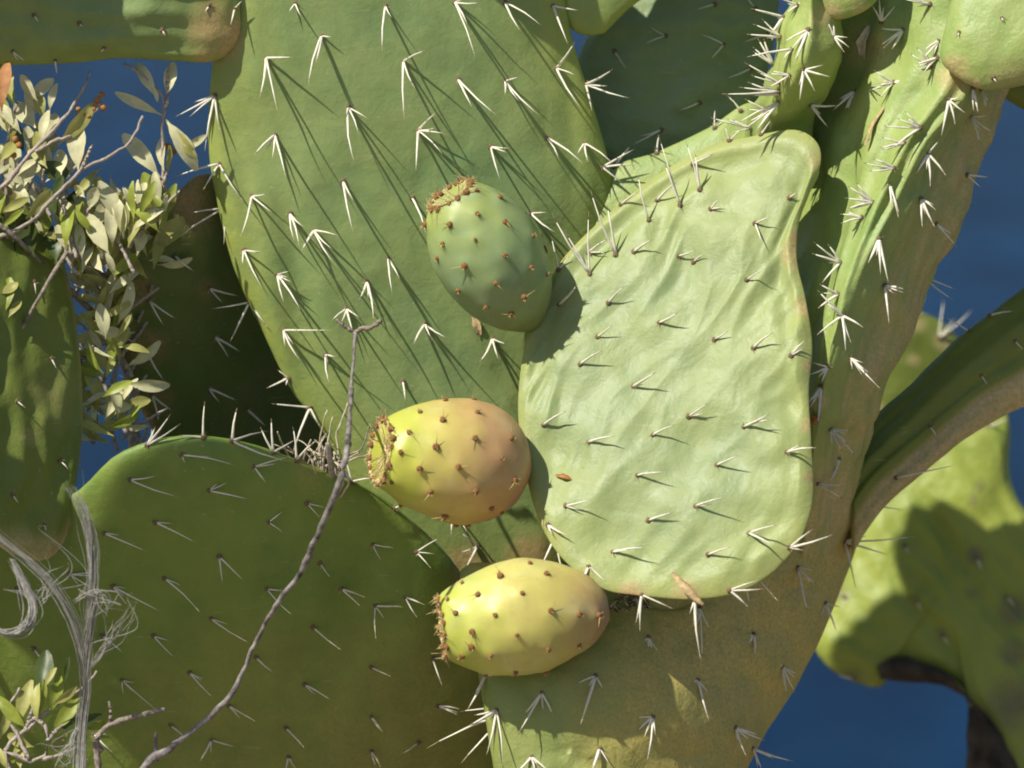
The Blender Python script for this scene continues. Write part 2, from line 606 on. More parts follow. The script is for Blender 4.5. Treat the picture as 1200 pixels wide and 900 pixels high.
def spine_cluster(o, x, y, tips=None, size=1.0, out=None, thick=1.0, extra=0):
    """An areole cushion with its spines: one sub-part of the pad it grows on."""
    hit, nrm = surf_point(o, x, y)
    out = OUTF[o.name] if out is None else out
    zb = depth_units(hit)
    sx, sy = screen(hit)
    verts, faces, idx = [], [], []
    # cushion
    r = PU * 3.1 * size * rnd(0.85, 1.2)
    p0 = hit - nrm * (r * 0.5)
    cone_tube(verts, faces, idx, [p0, hit + nrm * (r * 0.35), hit + nrm * (r * 0.85)], [r * 1.15, r * 1.0, r * 0.45], 7, 1)
    if not tips:
        tips = []
        a0 = rnd(0.9, 1.5)
        for k in range(random.choice((2, 3, 3))):
            a = a0 + rnd(-0.9, 0.7)
            L = rnd(22, 44) * size
            tips.append((sx + L * math.cos(a), sy + L * math.sin(a)))
    tips = list(tips)
    if extra < 0:
        extra = random.choice((0, 0, 1, 2))
        tips = [(sx + (tx - sx) * q, sy + (ty - sy) * q) for (tx, ty), q in ((t, rnd(0.78, 1.12)) for t in tips)]
    for k in range(extra):
        bx_, by_ = random.choice(tips)
        a = math.atan2(by_ - sy, bx_ - sx) + rnd(-0.8, 0.8)
        L = rnd(14, 34)
        tips.append((sx + L * math.cos(a), sy + L * math.sin(a)))
    for k, (tx, ty) in enumerate(tips):
        dx, dy = tx - sx, ty - sy
        L = math.hypot(dx, dy)
        oz = -max(L * out * rnd(0.75, 1.2), 9 * out)
        tip = U(tx, ty, zb + oz)
        start = hit + nrm * (r * 0.1) + (tip - hit).normalized() * (r * 0.2)
        v = tip - start
        side = v.cross(nrm)
        if side.length > 1e-9:
            side.normalize()
        bend = (nrm * rnd(-0.02, 0.05) + side * rnd(-0.04, 0.04)) * v.length
        path = [start + v * t + bend * (4 * t * (1 - t)) for t in (0, 0.12, 0.5, 0.86, 1.0)]
        w = PU * (1.75 if L > 25 else 1.4) * rnd(0.85, 1.15) * thick * size ** 0.5
        cone_tube(verts, faces, idx, path[:4], [w * 1.15, w * 1.05, w * 0.8, w * 0.36], 5, 0, 0.75)
        cone_tube(verts, faces, idx, path[3:], [w * 0.36, w * 0.05], 5, 2, 0.75)
    # short bristles in the cushion
    for k in range(5):
        a = rnd(0, 6.28)
        t1 = nrm.orthogonal().normalized()
        t2 = nrm.cross(t1)
        dr = (nrm * rnd(0.6, 1.4) + t1 * math.cos(a) + t2 * math.sin(a)).normalized()
        s = hit + dr * (r * 0.3)
        cone_tube(verts, faces, idx, [s, s + dr * (PU * rnd(4, 8) * size)], [PU * 0.45, PU * 0.12], 3, 3)
    c = make_obj('spine_cluster', verts, faces, [M['spine'], M['areole'], M['spine_tip'], M['glochid']], o, smooth=True, mat_idx=idx, origin=hit)
    return c


def clusters(o, text, **kw):
    for line in text.replace('\n', ';').split(';'):
        v = [float(t) for t in line.split()]
        if len(v) < 2:
            continue
        tips = [(v[i], v[i + 1]) for i in range(2, len(v) - 1, 2)]
        spine_cluster(o, v[0], v[1], tips, **kw)


# ------------------------------------------------------------------ the big cactus
def tube_station(x, y, z, r, ang=0.0):
    c, s = math.cos(ang), math.sin(ang)
    return [(x - r * c, y - r * s, z), (x, y, z - r), (x + r * c, y + r * s, z), (x, y, z + r)]


cactus = thing('prickly_pear_cactus', (U(760, 450, 90).x, U(760, 450, 90).y, ground_z(U(760, 450, 90).x, U(760, 450, 90).y)),
               'large spiny prickly pear cactus with three ripening fruits on its pale wrinkled pad', 'cactus')

# --- A: the broad mid-green pad behind the fruits
A = pad('pad', 'broad mid-green pad behind the upper fruit, crossed by spine shadows',
        [(250, 60), (268, -60), (330, -170), (460, -225), (590, -180), (648, -60), (672, 50), (697, 130), (716, 205), (712, 260), (690, 340),
         (665, 430), (645, 540), (668, 640), (640, 700), (545, 716), (480, 680), (430, 610), (400, 545), (372, 497), (340, 455), (306, 385),
         (276, 320), (256, 245), (244, 165)],
        112, 0.13, 0.17, 27, M['pad_mid'], cactus, center=(480, 240), kyy=0.0, kxx=0.0001, seed=1.3,
        disp=lambda x, y, r: 9 * ns((x - 0.25 * y) / 30, y / 130, 3.3) * min(1, max(0.12, (400 - x + 0.25 * (y - 200)) / 110)) + 4 * ns(x / 26, y / 150, 8.8) * min(1, max(0, (x - 590) / 60)),
        cork=((545, 655, 26, 0.9), (618, 652, 34, 0.9), (590, 690, 40, 0.8), (262, 50, 26, 0.8)), out=1.15, prof=(3.2, 0.5))

# --- C: the pale wrinkled pad in front
def wrinkle(x, y, r):
    u = (x * 0.60 - y * 0.80)
    v = (x * 0.80 + y * 0.60)
    w = 0
    warp = 26 * ns(x / 90, y / 90, 7.7)
    n1 = ns((v + warp) / 27, u / 105, 2.2)
    n2 = ns((v + warp) / 9, u / 46, 5.2)
    n3 = ns(x / 70, y / 55, 1.1)
    amp = 0.35 + 0.65 * min(1, max(0, 0.5 + 1.6 * ns(x / 130, y / 130, 9.9)))
    w += amp * (4.6 * (1 - abs(n1) * 3.2) + 0.7 * (1 - abs(n2) * 2.6)) + 12 * n3
    edge = math.exp(-((r - 0.965) / 0.035) ** 2) * 3.5 - math.exp(-((r - 0.86) / 0.07) ** 2) * 7
    top = 1.0 if y < 330 else max(0.25, 1 - (y - 330) / 160)
    return w * min(1, 0.35 + r) * 0.85 + edge * top


C = pad('pad', 'pale wrinkled pad facing the sun with fruits growing on its rim',
        [(640, 338), (660, 303), (700, 262), (760, 212), (830, 172), (880, 160), (930, 152), (956, 165), (962, 190), (948, 228), (936, 262), (934, 305),
         (944, 350), (952, 405), (948, 460), (951, 520), (952, 590), (930, 645), (880, 688), (820, 702), (750, 698), (702, 688), (655, 650), (628, 600),
         (614, 540), (607, 480), (612, 420), (622, 378)],
        -22, -0.26, -0.34, 12, M['pad_pale'], cactus, center=(790, 430), nseg=240, nring=90, disp=wrinkle, seed=4.1, kxx=-0.0001, kxy=0.0003,
        cork=((938, 300, 26, 0.7), (946, 360, 16, 0.8), (950, 500, 14, 0.6), (740, 700, 22, 0.9), (660, 300, 8, 0.6), (805, 700, 24, 0.6), (630, 610, 12, 0.5), (958, 190, 14, 0.5), (937, 278, 12, 0.9), (950, 430, 9, 0.8), (952, 560, 10, 0.7)), rim_cork=0.12,
        out=0.85, prof=(5.0, 0.55))
# the swollen lobe at its upper corner
C2 = loft('pad_lobe', 'swollen lobe at the upper corner of the pale pad',
          [[(928, 168, 49), (938, 166, 41), (946, 170, 47), (938, 175, 71)],
           [(922, 182, 39), (938, 180, 17), (958, 182, 33), (942, 190, 69)],
           [(920, 205, 31), (936, 205, 5), (959, 205, 27), (940, 205, 64)],
           [(920, 230, 29), (932, 230, 11), (947, 230, 27), (934, 230, 59)],
           [(924, 252, 31), (930, 254, 24), (936, 254, 33), (930, 252, 49)]], M['pad_pale'], cactus, n=32, m=28, bumps=0.6)

# --- G: the old shaded stem pad that carries everything
G = pad('pad', 'old olive-brown pad of the trunk, spiny and shaded',
        [(540, 668), (600, 662), (680, 668), (760, 650), (860, 560), (940, 500), (1005, 545), (1010, 600), (985, 680), (962, 735), (925, 810), (880, 880),
         (840, 960), (800, 1060), (740, 1120), (660, 1100), (600, 1000), (575, 880), (556, 760)],
        66, 0.55, 0.0, 52, M['pad_stem'], cactus, center=(770, 820), kxx=0.0015, seed=8.0,
        zwave=lambda x, y: -52 * sm((y - 705) / 140) * (1 - sm((x - 720) / 170)) + 5 * ns(x / 38, y / 34, 6.6), bumps=1.8, out=0.4, nring=40,
        cork=((985, 640, 170, 1.0), (930, 790, 190, 0.95), (830, 880, 190, 0.8), (860, 700, 150, 1.0), (800, 770, 140, 0.95), (760, 850, 120, 0.7), (590, 668, 50, 0.6), (556, 890, 20, 0.9)), prof=(2.4, 0.5))

# --- D: the tall stem pad with a sharp rim towards the viewer
def d_cork(x, y, z, j):
    s = 0.0
    if 0.40 < j < 0.80:
        s = 0.85 * min(1, (j - 0.40) / 0.16)
    s = max(s, 0.95 * sm((y - 500) / 90))
    return max(0.0, s * (0.72 + 0.85 * ns(x / 8 + y / 30, y / 160, z / 30)))


D = loft('pad', 'tall stem pad with a sharp lit rim and a brown shaded flank',
         [[(985, -90, 130), (1060, -80, 60), (1120, -70, 10), (1165, -60, 70), (1190, -60, 160), (1080, -80, 230)],
          [(968, 0, 130), (1045, 10, 50), (1128, 25, -4), (1165, 40, 60), (1185, 45, 150), (1070, 10, 230)],
          [(945, 70, 170), (1030, 85, 45), (1122, 98, -18), (1156, 108, 40), (1172, 112, 130), (1060, 90, 235)],
          [(925, 140, 200), (1000, 150, 55), (1072, 165, -28), (1112, 172, 18), (1152, 178, 110), (1040, 160, 230)],
          [(920, 205, 195), (985, 212, 52), (1044, 222, -34), (1088, 232, 8), (1133, 238, 95), (1030, 225, 215)],
          [(920, 290, 175), (968, 295, 45), (1006, 300, -36), (1052, 308, 0), (1100, 312, 85), (1015, 300, 195)],
          [(915, 365, 150), (952, 370, 38), (979, 374, -34), (1022, 385, -2), (1066, 390, 75), (990, 380, 180)],
          [(910, 440, 125), (943, 445, 34), (962, 450, -22), (996, 455, 0), (1032, 458, 68), (975, 452, 160)],
          [(895, 530, 120), (930, 535, 80), (953, 540, 42), (980, 545, 84), (1006, 552, 165), (955, 545, 235)],
          [(880, 640, 180), (915, 648, 155), (940, 655, 145), (962, 660, 175), (980, 662, 232), (935, 655, 270)],
          [(860, 730, 195), (888, 735, 178), (908, 740, 175), (928, 742, 200), (940, 745, 240), (905, 735, 280)],
          [(830, 820, 190), (850, 825, 178), (868, 828, 178), (882, 830, 195), (890, 832, 225), (862, 825, 255)]],
         M['pad_lime'], cactus, n=90, m=110, corkf=d_cork, seed=2.2, bumps=2.2,
         cork=((1120, 92, 26, 0.9), (1015, 55, 34, 0.7), (960, 470, 14, 0.8)),
         amp=lambda t, j, p: ((5.0 * ns(j * 16, t * 2.0, 3.3) + 3.5 * (1 - 3 * abs(ns(j * 30, t * 2.6, 6.3)))) if j > 0.36 else 7.0 * (1 - 3 * abs(ns(j * 13, t * 3.4, 9.1)))))

# --- D2: narrow pad next to it, seen on its edge
D2 = loft('pad', 'narrow pad seen edge-on beside the tall stem, bristling with spines',
          [[(930, -80, 28), (950, -80, -12), (985, -80, 18), (960, -80, 78)],
           [(934, -10, 34), (948, -6, -20), (985, 0, 24), (960, 0, 88)],
           [(918, 30, 38), (945, 36, -28), (990, 40, 30), (958, 40, 98)],
           [(912, 62, 42), (938, 70, -32), (986, 76, 34), (950, 70, 103)],
           [(896, 105, 68), (922, 110, -6), (962, 116, 56), (930, 112, 125)],
           [(874, 142, 112), (908, 146, 42), (950, 148, 88), (915, 146, 153)],
           [(868, 180, 138), (905, 182, 88), (948, 184, 114), (910, 184, 168)],
           [(880, 230, 143), (905, 230, 118), (935, 230, 128), (910, 230, 163)]],
          M['pad_lime'], cactus, n=64, m=60, seed=5.5, bumps=1.9, amp=lambda t, j, p: 4 * (1 - 3 * abs(ns(j * 9, t * 3, 4.4))), cork=((962, 20, 16, 0.8),))

# --- R: small pad budding at the top between the two
R_ = pad('pad', 'small bright pad budding above the narrow pad',
         [(952, 8), (946, -30), (960, -80), (1000, -100), (1035, -70), (1038, -20), (1020, 8), (990, 22), (968, 20)],
         6, -0.15, -0.1, 22, M['pad_lime'], cactus, cork=((975, 20, 20, 0.9), (1010, 14, 14, 0.7)), seed=3.0)

# --- E: rounded pad at the upper right
E_ = pad('pad', 'smooth rounded pad at the top of the tall stem',
         [(1102, 68), (1108, 30), (1128, -40), (1180, -110), (1280, -120), (1350, -60), (1350, 30), (1290, 80), (1215, 96), (1165, 106), (1138, 100), (1116, 86)],
         -34, -0.10, -0.18, 40, M['pad_lime'], cactus, center=(1210, 10), cork=((1120, 88, 24, 1.0), (1142, 104, 14, 0.8), (1190, 104, 40, 0.4)), seed=6.1, bumps=1.7, prof=(2.2, 0.5))
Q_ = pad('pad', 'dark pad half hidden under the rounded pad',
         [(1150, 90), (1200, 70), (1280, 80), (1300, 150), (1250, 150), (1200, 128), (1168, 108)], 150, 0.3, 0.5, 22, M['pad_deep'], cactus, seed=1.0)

# --- F: the dark ridged arm leaving to the right
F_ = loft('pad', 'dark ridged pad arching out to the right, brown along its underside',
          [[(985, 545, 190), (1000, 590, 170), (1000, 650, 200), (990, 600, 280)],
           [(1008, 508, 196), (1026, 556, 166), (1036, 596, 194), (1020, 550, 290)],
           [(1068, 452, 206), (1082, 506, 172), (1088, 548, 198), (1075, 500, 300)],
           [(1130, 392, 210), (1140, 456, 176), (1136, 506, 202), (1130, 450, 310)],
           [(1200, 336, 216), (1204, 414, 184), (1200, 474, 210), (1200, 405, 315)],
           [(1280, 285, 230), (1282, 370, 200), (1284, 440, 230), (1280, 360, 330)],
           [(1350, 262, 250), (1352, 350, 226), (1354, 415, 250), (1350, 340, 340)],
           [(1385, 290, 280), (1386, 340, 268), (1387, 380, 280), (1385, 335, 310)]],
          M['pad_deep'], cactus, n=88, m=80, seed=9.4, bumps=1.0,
          corkf=lambda x, y, z, j: 0.9 * min(1, max(0, (j - 0.29) / 0.05)) if j < 0.62 else 0.0,
          amp=lambda t, j, p: 7.0 * ns(j * 13, t * 1.6, 0.4) + 3 * ns(j * 26, t * 2.2, 5.0))

# --- H: the big shaded pad leaning towards the viewer
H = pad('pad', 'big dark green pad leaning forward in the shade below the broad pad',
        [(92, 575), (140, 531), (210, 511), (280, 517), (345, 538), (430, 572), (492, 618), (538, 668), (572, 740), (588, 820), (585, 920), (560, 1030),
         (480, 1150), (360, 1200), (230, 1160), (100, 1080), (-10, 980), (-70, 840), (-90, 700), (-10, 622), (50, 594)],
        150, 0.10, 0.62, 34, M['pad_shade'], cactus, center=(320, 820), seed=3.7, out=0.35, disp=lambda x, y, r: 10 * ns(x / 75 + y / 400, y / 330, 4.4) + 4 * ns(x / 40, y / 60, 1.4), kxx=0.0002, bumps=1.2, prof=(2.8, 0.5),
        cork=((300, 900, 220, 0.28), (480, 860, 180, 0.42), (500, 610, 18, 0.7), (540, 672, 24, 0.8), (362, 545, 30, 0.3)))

# --- B: pad behind, in the shade; P: pad added for B's sunlit lower part
B_ = pad('pad', 'bluish dark pad in the shade behind the broad pad',
         [(676, 70), (704, 22), (768, -28), (825, -80), (885, -80), (912, -20), (905, 60), (880, 130), (830, 185), (770, 215), (700, 200), (660, 140)],
         240, 0.05, -0.10, 26, M['pad_blue'], cactus, seed=7.4, bumps=2.4,
         disp=lambda x, y, r: 6 * ns(x / 40, y / 22, 2.0), out=0.5)
P_ = pad('pad', 'added pad half hidden behind the pale pad, standing for the sunlit lower part of the bluish pad',
         [(690, 230), (720, 195), (770, 178), (830, 150), (880, 120), (905, 150), (890, 230), (830, 320), (750, 350), (700, 310)],
         140, -0.1, -0.2, 16, M['pad_lime'], cactus, seed=1.4)

# --- K: very dark pad behind on the left
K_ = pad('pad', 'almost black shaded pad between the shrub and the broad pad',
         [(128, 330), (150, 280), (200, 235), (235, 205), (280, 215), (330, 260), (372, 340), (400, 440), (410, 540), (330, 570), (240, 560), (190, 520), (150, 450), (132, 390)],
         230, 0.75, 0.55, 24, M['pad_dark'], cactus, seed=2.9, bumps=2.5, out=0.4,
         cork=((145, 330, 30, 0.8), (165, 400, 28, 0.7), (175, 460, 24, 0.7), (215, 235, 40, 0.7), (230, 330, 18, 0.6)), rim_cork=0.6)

# --- J: horizontal pad at the upper left, joined to the broad pad by a brown neck
J_ = pad('pad', 'pad reaching in level above the shrub with a brown scarred tip',
         [(282, 20), (276, 52), (250, 72), (200, 71), (140, 68), (80, 74), (0, 76), (-120, 70), (-220, 20), (-230, -70), (-120, -130), (60, -140), (200, -100), (268, -40)],
         -8, 0.16, 0.22, 26, M['pad_mid'], cactus, center=(60, -20), seed=6.6, bumps=2.4, disp=lambda x, y, r: 5 * ns(x / 90, y / 18, 2.2),
         cork=((274, 45, 34, 1.0), (245, 28, 36, 0.75), (238, 64, 18, 0.7)), prof=(3.0, 0.5))
J2 = pad('pad', None, [(-90, -95), (-190, -150), (-240, -270), (-170, -390), (-70, -410), (20, -330), (42, -220), (22, -130), (-30, -90)],
         -75, 0.1, -0.5, 24, M['pad_mid'], cactus, seed=1.1, nseg=60, nring=14)  # unseen pad added above the frame to shade the left part of J
# mostly unseen pads, placed above the frame to cast shade on the pads below
A2 = pad('pad', None, [(440, -205), (425, -180), (450, -152), (500, -136), (560, -140), (605, -160), (612, -190), (560, -215), (500, -222)],
         35, 0.0, -1.9, 16, M['pad_mid'], cactus, seed=1.9, nseg=60, nring=14)

S_ = pad('pad', None, [(645, -75), (640, -200), (700, -330), (800, -360), (880, -270), (870, -120), (800, -40), (735, 12), (702, 42), (664, 30), (650, -20)],
         90, 0.0, 0.1, 20, M['pad_mid'], cactus, seed=2.9, nseg=60, nring=14)  # added to keep the sun off B; only its lower tip shows

# trunk into the ground (below the frame)
base_w = WORLD_LOC[cactus.name]
bx, by = screen(base_w)
bz = depth_units(base_w)
trunk = loft('trunk', None,
             [[(600, 960, 120), (700, 980, 40), (800, 960, 120), (700, 970, 220)],
              [(620, 1200, 120), (720, 1200, 50), (820, 1200, 120), (720, 1200, 210)],
              [(640, 1500, 110), (740, 1500, 40), (860, 1500, 110), (740, 1500, 200)],
              [(bx - 110, by - 60, bz), (bx, by - 40, bz - 90), (bx + 110, by - 60, bz), (bx, by - 60, bz + 100)],
              [(bx - 130, by + 90, bz), (bx, by + 90, bz - 100), (bx + 130, by + 90, bz), (bx, by + 90, bz + 110)]],
             M['bark_black'], cactus, n=32, m=30, bumps=3)
branch = loft('branch', None,
              [[(250, 1120, 300), (330, 1120, 270), (420, 1120, 300), (330, 1120, 370)],
               [(380, 1280, 250), (460, 1270, 200), (540, 1260, 250), (460, 1280, 310)],
               [(600, 1400, 140), (680, 1390, 90), (720, 1330, 140), (670, 1390, 190)]], M['bark_black'], cactus, n=24, m=16, bumps=2)

# ------------------------------------------------------------------ spines of the big cactus (areole, then the spine tips)
clusters(A, """377 42 360 106 368 82 388 43; 312 68 345 67 304 115 326 135; 322 158 338 220 318 193 308 180; 295 230 312 227 320 250 281 280
368 270 388 290 392 310 358 285; 286 293 307 296 284 312 311 345; 452 7 447 75 459 20; 473 72 497 60 474 137 487 105; 533 3 555 63 560 3 550 33
592 3 643 36 608 33; 648 7 670 63 676 12; 652 80 675 47 679 90 683 130; 690 98 725 77 742 116 716 101 693 127; 537 93 580 133 553 125
592 95 612 89 630 133 608 118; 408 126 429 138 416 193 421 160; 490 153 525 157 487 207 517 180; 575 172 602 174 587 214 598 180
642 162 688 196 656 188 673 180; 685 168 675 183 715 190 690 195; 402 212 415 277 417 240; 483 232 500 277
622 250 648 270 640 249; 325 322 340 326 355 368 332 352; 332 387 387 387 351 422 345 405; 382 415 387 457 402 420
406 362 398 382 421 372 413 387; 498 380 484 405 518 396 510 405; 577 397 560 427 600 405 585 425; 455 303 460 348 470 330; 472 447 475 475
560 640 533 620 545 668; 533 600 528 628 546 622; 346 4 337 16 352 18; 340 250 352 296 360 270; 430 330 437 372""", thick=0.98, extra=-1)
clusters(A, """257 192 203 208 287 238 238 223; 252 112 222 137 240 178 258 155 227 120 205 137; 248 245 223 250 202 284 262 287 262 270
290 355 246 362 270 400 315 385; 338 443 325 433 312 455 335 452; 355 487 318 473 375 500 343 533; 715 197 743 175 747 193 732 217""", out=0.35)
clusters(C, """728 240 749 224; 770 235 793 213; 690 296 713 280 710 297; 743 295 765 280 757 286; 812 192 836 180; 833 245 843 233 846 243; 813 307 826 297
875 328 896 315; 837 398 854 387; 883 408 906 390; 807 488 830 472 826 484; 872 500 903 484 904 492; 922 530 938 521 957 525; 815 593 850 582 834 591
713 355 732 335; 773 378 795 366; 680 427 707 410; 742 453 769 436 754 450; 637 498 665 481; 690 518 722 511; 747 557 780 553 762 552
663 593 695 585 681 598; 655 357 677 333; 642 615 668 629 648 628; 718 647 758 642 738 644; 878 625 912 615 908 640 891 619
765 510 792 498; 795 300 816 292; 700 395 718 380; 840 545 866 533; 760 610 790 600; 830 650 858 640; 925 232 934 226; 885 262 903 254 893 285""")
clusters(C, """925 642 953 620 942 645 977 626; 927 417 945 398 942 408; 855 692 890 680 895 690 877 712; 693 262 711 238 692 222; 667 284 647 250 690 247 662 272
655 316 646 277 668 300; 690 664 673 702 727 698; 648 645 633 666 664 684; 752 697 750 741 790 714 745 731; 815 700 822 776 814 736 808 720; 888 684 880 712 914 707
612 545 596 530 600 560; 770 205 771 157 778 190; 800 187 803 165 815 178; 745 222 748 203; 855 165 870 150 850 148; 892 158 904 140""", out=0.25)
clusters(D, """1112 117 1103 160 1125 115; 1138 137 1165 156 1148 168 1158 135; 1087 180 1100 165 1090 220 1109 207; 1043 218 1053 256; 1030 280 1032 322 1041 331 1027 300
1080 233 1096 267 1081 267 1095 240; 1078 150 1033 147 1045 175 1050 138; 1048 197 1010 190 1017 200 1022 186; 1023 237 992 217 992 245 1003 213 990 232
1047 97 1018 106 1083 100 1030 115 1080 93 1024 82; 1002 107 975 130 990 130 985 118; 1058 35 1035 57 1030 33; 1033 26 1021 5 1030 -4
987 370 957 393 991 412 998 403 958 340; 985 308 953 283 951 297 963 332 970 286; 1037 335 1060 343 1042 380; 997 420 1033 457 1010 440 999 433; 962 453 948 480 958 500
973 503 1003 535 975 523 987 530 995 510; 983 538 957 566; 958 567 988 585; 983 345 963 343; 1098 68 1074 84 1073 75; 1100 48 1082 60; 1090 78 1066 62
1060 168 1032 160 1040 176; 1140 104 1141 130; 1150 105 1156 126; 1010 255 985 262 990 250; 970 430 945 440 950 424; 1090 5 1068 -2 1075 8""", thick=1.2, extra=2)
clusters(D, """1097 262 1122 290 1118 275; 1099 328 1122 340 1118 352; 1133 205 1160 208 1150 220""", out=0.1)
clusters(D2, """947 35 930 75 925 60; 942 82 973 90 937 118 936 100; 977 43 970 26 994 44 990 62; 950 123 983 123 971 150; 928 58 875 67; 915 43 875 40 893 22 882 28
913 97 872 73 880 88; 913 107 845 110 866 102; 912 120 870 152 885 155 862 146; 880 150 833 138 858 140; 918 20 880 10 910 22; 935 6 922 4 945 -2; 925 88 900 86; 900 130 874 128
906 75 882 55 888 45; 912 110 876 96 880 112""", thick=1.2, out=0.35, extra=2)
clusters(G, """570 790 547 833 585 808; 582 832 570 885 589 898 550 850; 567 868 500 877 540 895 535 835; 635 812 607 860 648 838 626 830; 698 792 680 850 707 808 675 802
760 747 720 780 757 778 773 765; 765 840 758 892 755 865 768 862; 703 877 693 906 716 898; 623 887 605 905 628 908; 818 797 807 822 831 845 824 820; 883 743 884 770 878 758
862 853 875 887 897 868 865 870; 935 665 947 720 957 685; 967 707 980 740 985 712; 917 782 895 755 922 815 935 790; 882 877 930 892 888 900; 820 712 823 775 815 735
990 635 1075 628 1003 690 1040 650; 1000 560 1070 543 1040 575; 985 548 1046 538; 1002 590 1060 598; 745 700 735 716 752 722; 600 700 585 715 612 716""", thick=1.1, extra=2)
for k in range(9):
    x, y = rnd(712, 768), rnd(698, 716)
    spine_cluster(G, x, y, [(x + rnd(-9, 9), y + rnd(-10, 8)) for q in range(3)], size=1.1, out=0.8, thick=0.55)
clusters(H, """213 533 285 548 248 535 217 543; 298 547 340 535 310 562; 152 562 213 583 185 557; 245 575 300 587 257 565; 122 625 173 647 145 628; 182 612 231 637 208 614
257 652 291 686 270 665; 82 673 124 697 95 690; 193 678 233 717 219 689; 132 687 187 716 150 690; 313 690 340 718 336 692; 247 725 290 752 268 732; 180 745 209 775 203 752
367 735 398 760; 143 797 183 832 145 815; 222 788 247 815 240 800; 300 770 323 790; 357 802 387 820; 268 827 302 847 286 848; 248 867 285 878 247 885; 335 853 357 877
338 887 348 903; 315 612 333 598 334 626; 375 660 388 678; 440 710 478 709 441 753 451 726; 437 638 462 642 450 663; 488 647 520 628 506 667 508 649; 507 772 518 803 530 770
513 827 537 838; 435 782 463 795; 435 840 443 848; 435 880 445 893; 360 590 380 612 385 596; 400 690 424 712; 120 745 150 770; 200 850 225 872; 110 860 135 885; 20 690 45 716; 40 760 62 790
475 700 488 722 495 706; 490 870 470 884""", thick=0.72, extra=-1)
clusters(H, """272 517 340 541 278 478 315 505; 347 540 343 500 372 515; 108 557 150 535 95 535; 172 522 200 485 182 500 212 496; 238 513 210 510 240 470; 320 530 318 490 305 500 346 515
412 565 405 540 440 560; 462 596 490 585""", out=0.25)
clusters(K_, """175 352 207 374 192 382; 172 412 193 447; 245 338 280 347 262 356; 252 395 268 420 282 413; 245 455 278 470 258 472; 178 463 186 495 203 482; 136 387 158 402
205 300 228 318; 290 480 312 500""")
clusters(K_, """150 455 110 460 113 485 133 480 140 440; 140 300 118 290; 160 268 140 270; 172 500 178 540 190 520; 132 350 100 352 105 342""", out=0.1)
clusters(J_, """93 27 97 32; 122 56 118 62; 15 60 30 72 22 72; 245 6 240 14; 66 81 67 87; 275 10 284 0 270 30; 190 35 194 42; 40 18 46 26""", out=0.4, size=0.9)
clusters(E_, """1174 21; 1124 38; 1164 91""".replace('; ', ' 0 0;').replace('91', '91 0 0') if False else '', out=0.4)
for (x, y) in ((1174, 21), (1124, 38), (1164, 91), (1150, -10)):
    spine_cluster(E_, x, y, [(x + rnd(-5, 5), y + rnd(2, 6))], size=0.9, out=0.5)
clusters(B_, """848 52 820 40 832 70; 775 152 740 170 748 160; 780 42 760 30 755 52; 838 5 815 12; 720 60 735 82; 700 30 715 12; 880 80 850 92; 900 40 870 50; 820 120 795 130; 885 10 870 -10""", thick=0.8)
clusters(P_, """838 150 838 128 848 142; 770 180 772 158; 720 196 738 172; 868 130 852 112""", out=0.1)
clusters(F_, """1150 440 1158 452; 1090 500 1098 512; 1190 400 1200 410; 1050 560 1120 545; 1135 388 1108 372; 1160 370 1190 365""", size=0.9)


# ------------------------------------------------------------------ fruits
fa_meshes = []


def fruit_areole_mesh(k):
    verts, faces, idx = [], [], []
    n = Vector((0, 0, 1))
    r = PU * (2.7 + 0.45 * k)
    cone_tube(verts, faces, idx, [n * (-r * 0.7), n * (r * 0.3), n * (r * 0.8), n * (r * 1.0)], [r * 1.25, r * 1.0, r * 0.85, r * 0.45], 8, 0)
    for j in range(9):
        a = rnd(0, 6.28)
        d = Vector((math.cos(a) * 0.8, math.sin(a) * 0.8, rnd(0.5, 1.6))).normalized()
        s = Vector((math.cos(a), math.sin(a), 0)) * (r * 0.4) + n * (r * 0.6)
        cone_tube(verts, faces, idx, [s, s + d * (PU * rnd(2.5, 6))], [PU * 0.45, PU * 0.1], 3, 1)
    if k > 1:
        for j in range(k - 1):
            a = rnd(0, 6.28)
            d = Vector((math.cos(a), math.sin(a), rnd(0.2, 0.7))).normalized()
            cone_tube(verts, faces, idx, [n * (r * 0.5), n * (r * 0.5) + d * (PU * rnd(12, 17))], [PU * 0.7, PU * 0.15], 4, 1)
    me = bpy.data.meshes.new('areole')
    me.from_pydata(verts, [], faces)
    me.materials.append(M['areole_fruit'])
    me.materials.append(M['glochid'])
    me.polygons.foreach_set('material_index', idx)
    me.polygons.foreach_set('use_smooth', [True] * len(me.polygons))
    return me


for k in range(4):
    fa_meshes.append(fruit_areole_mesh(k))


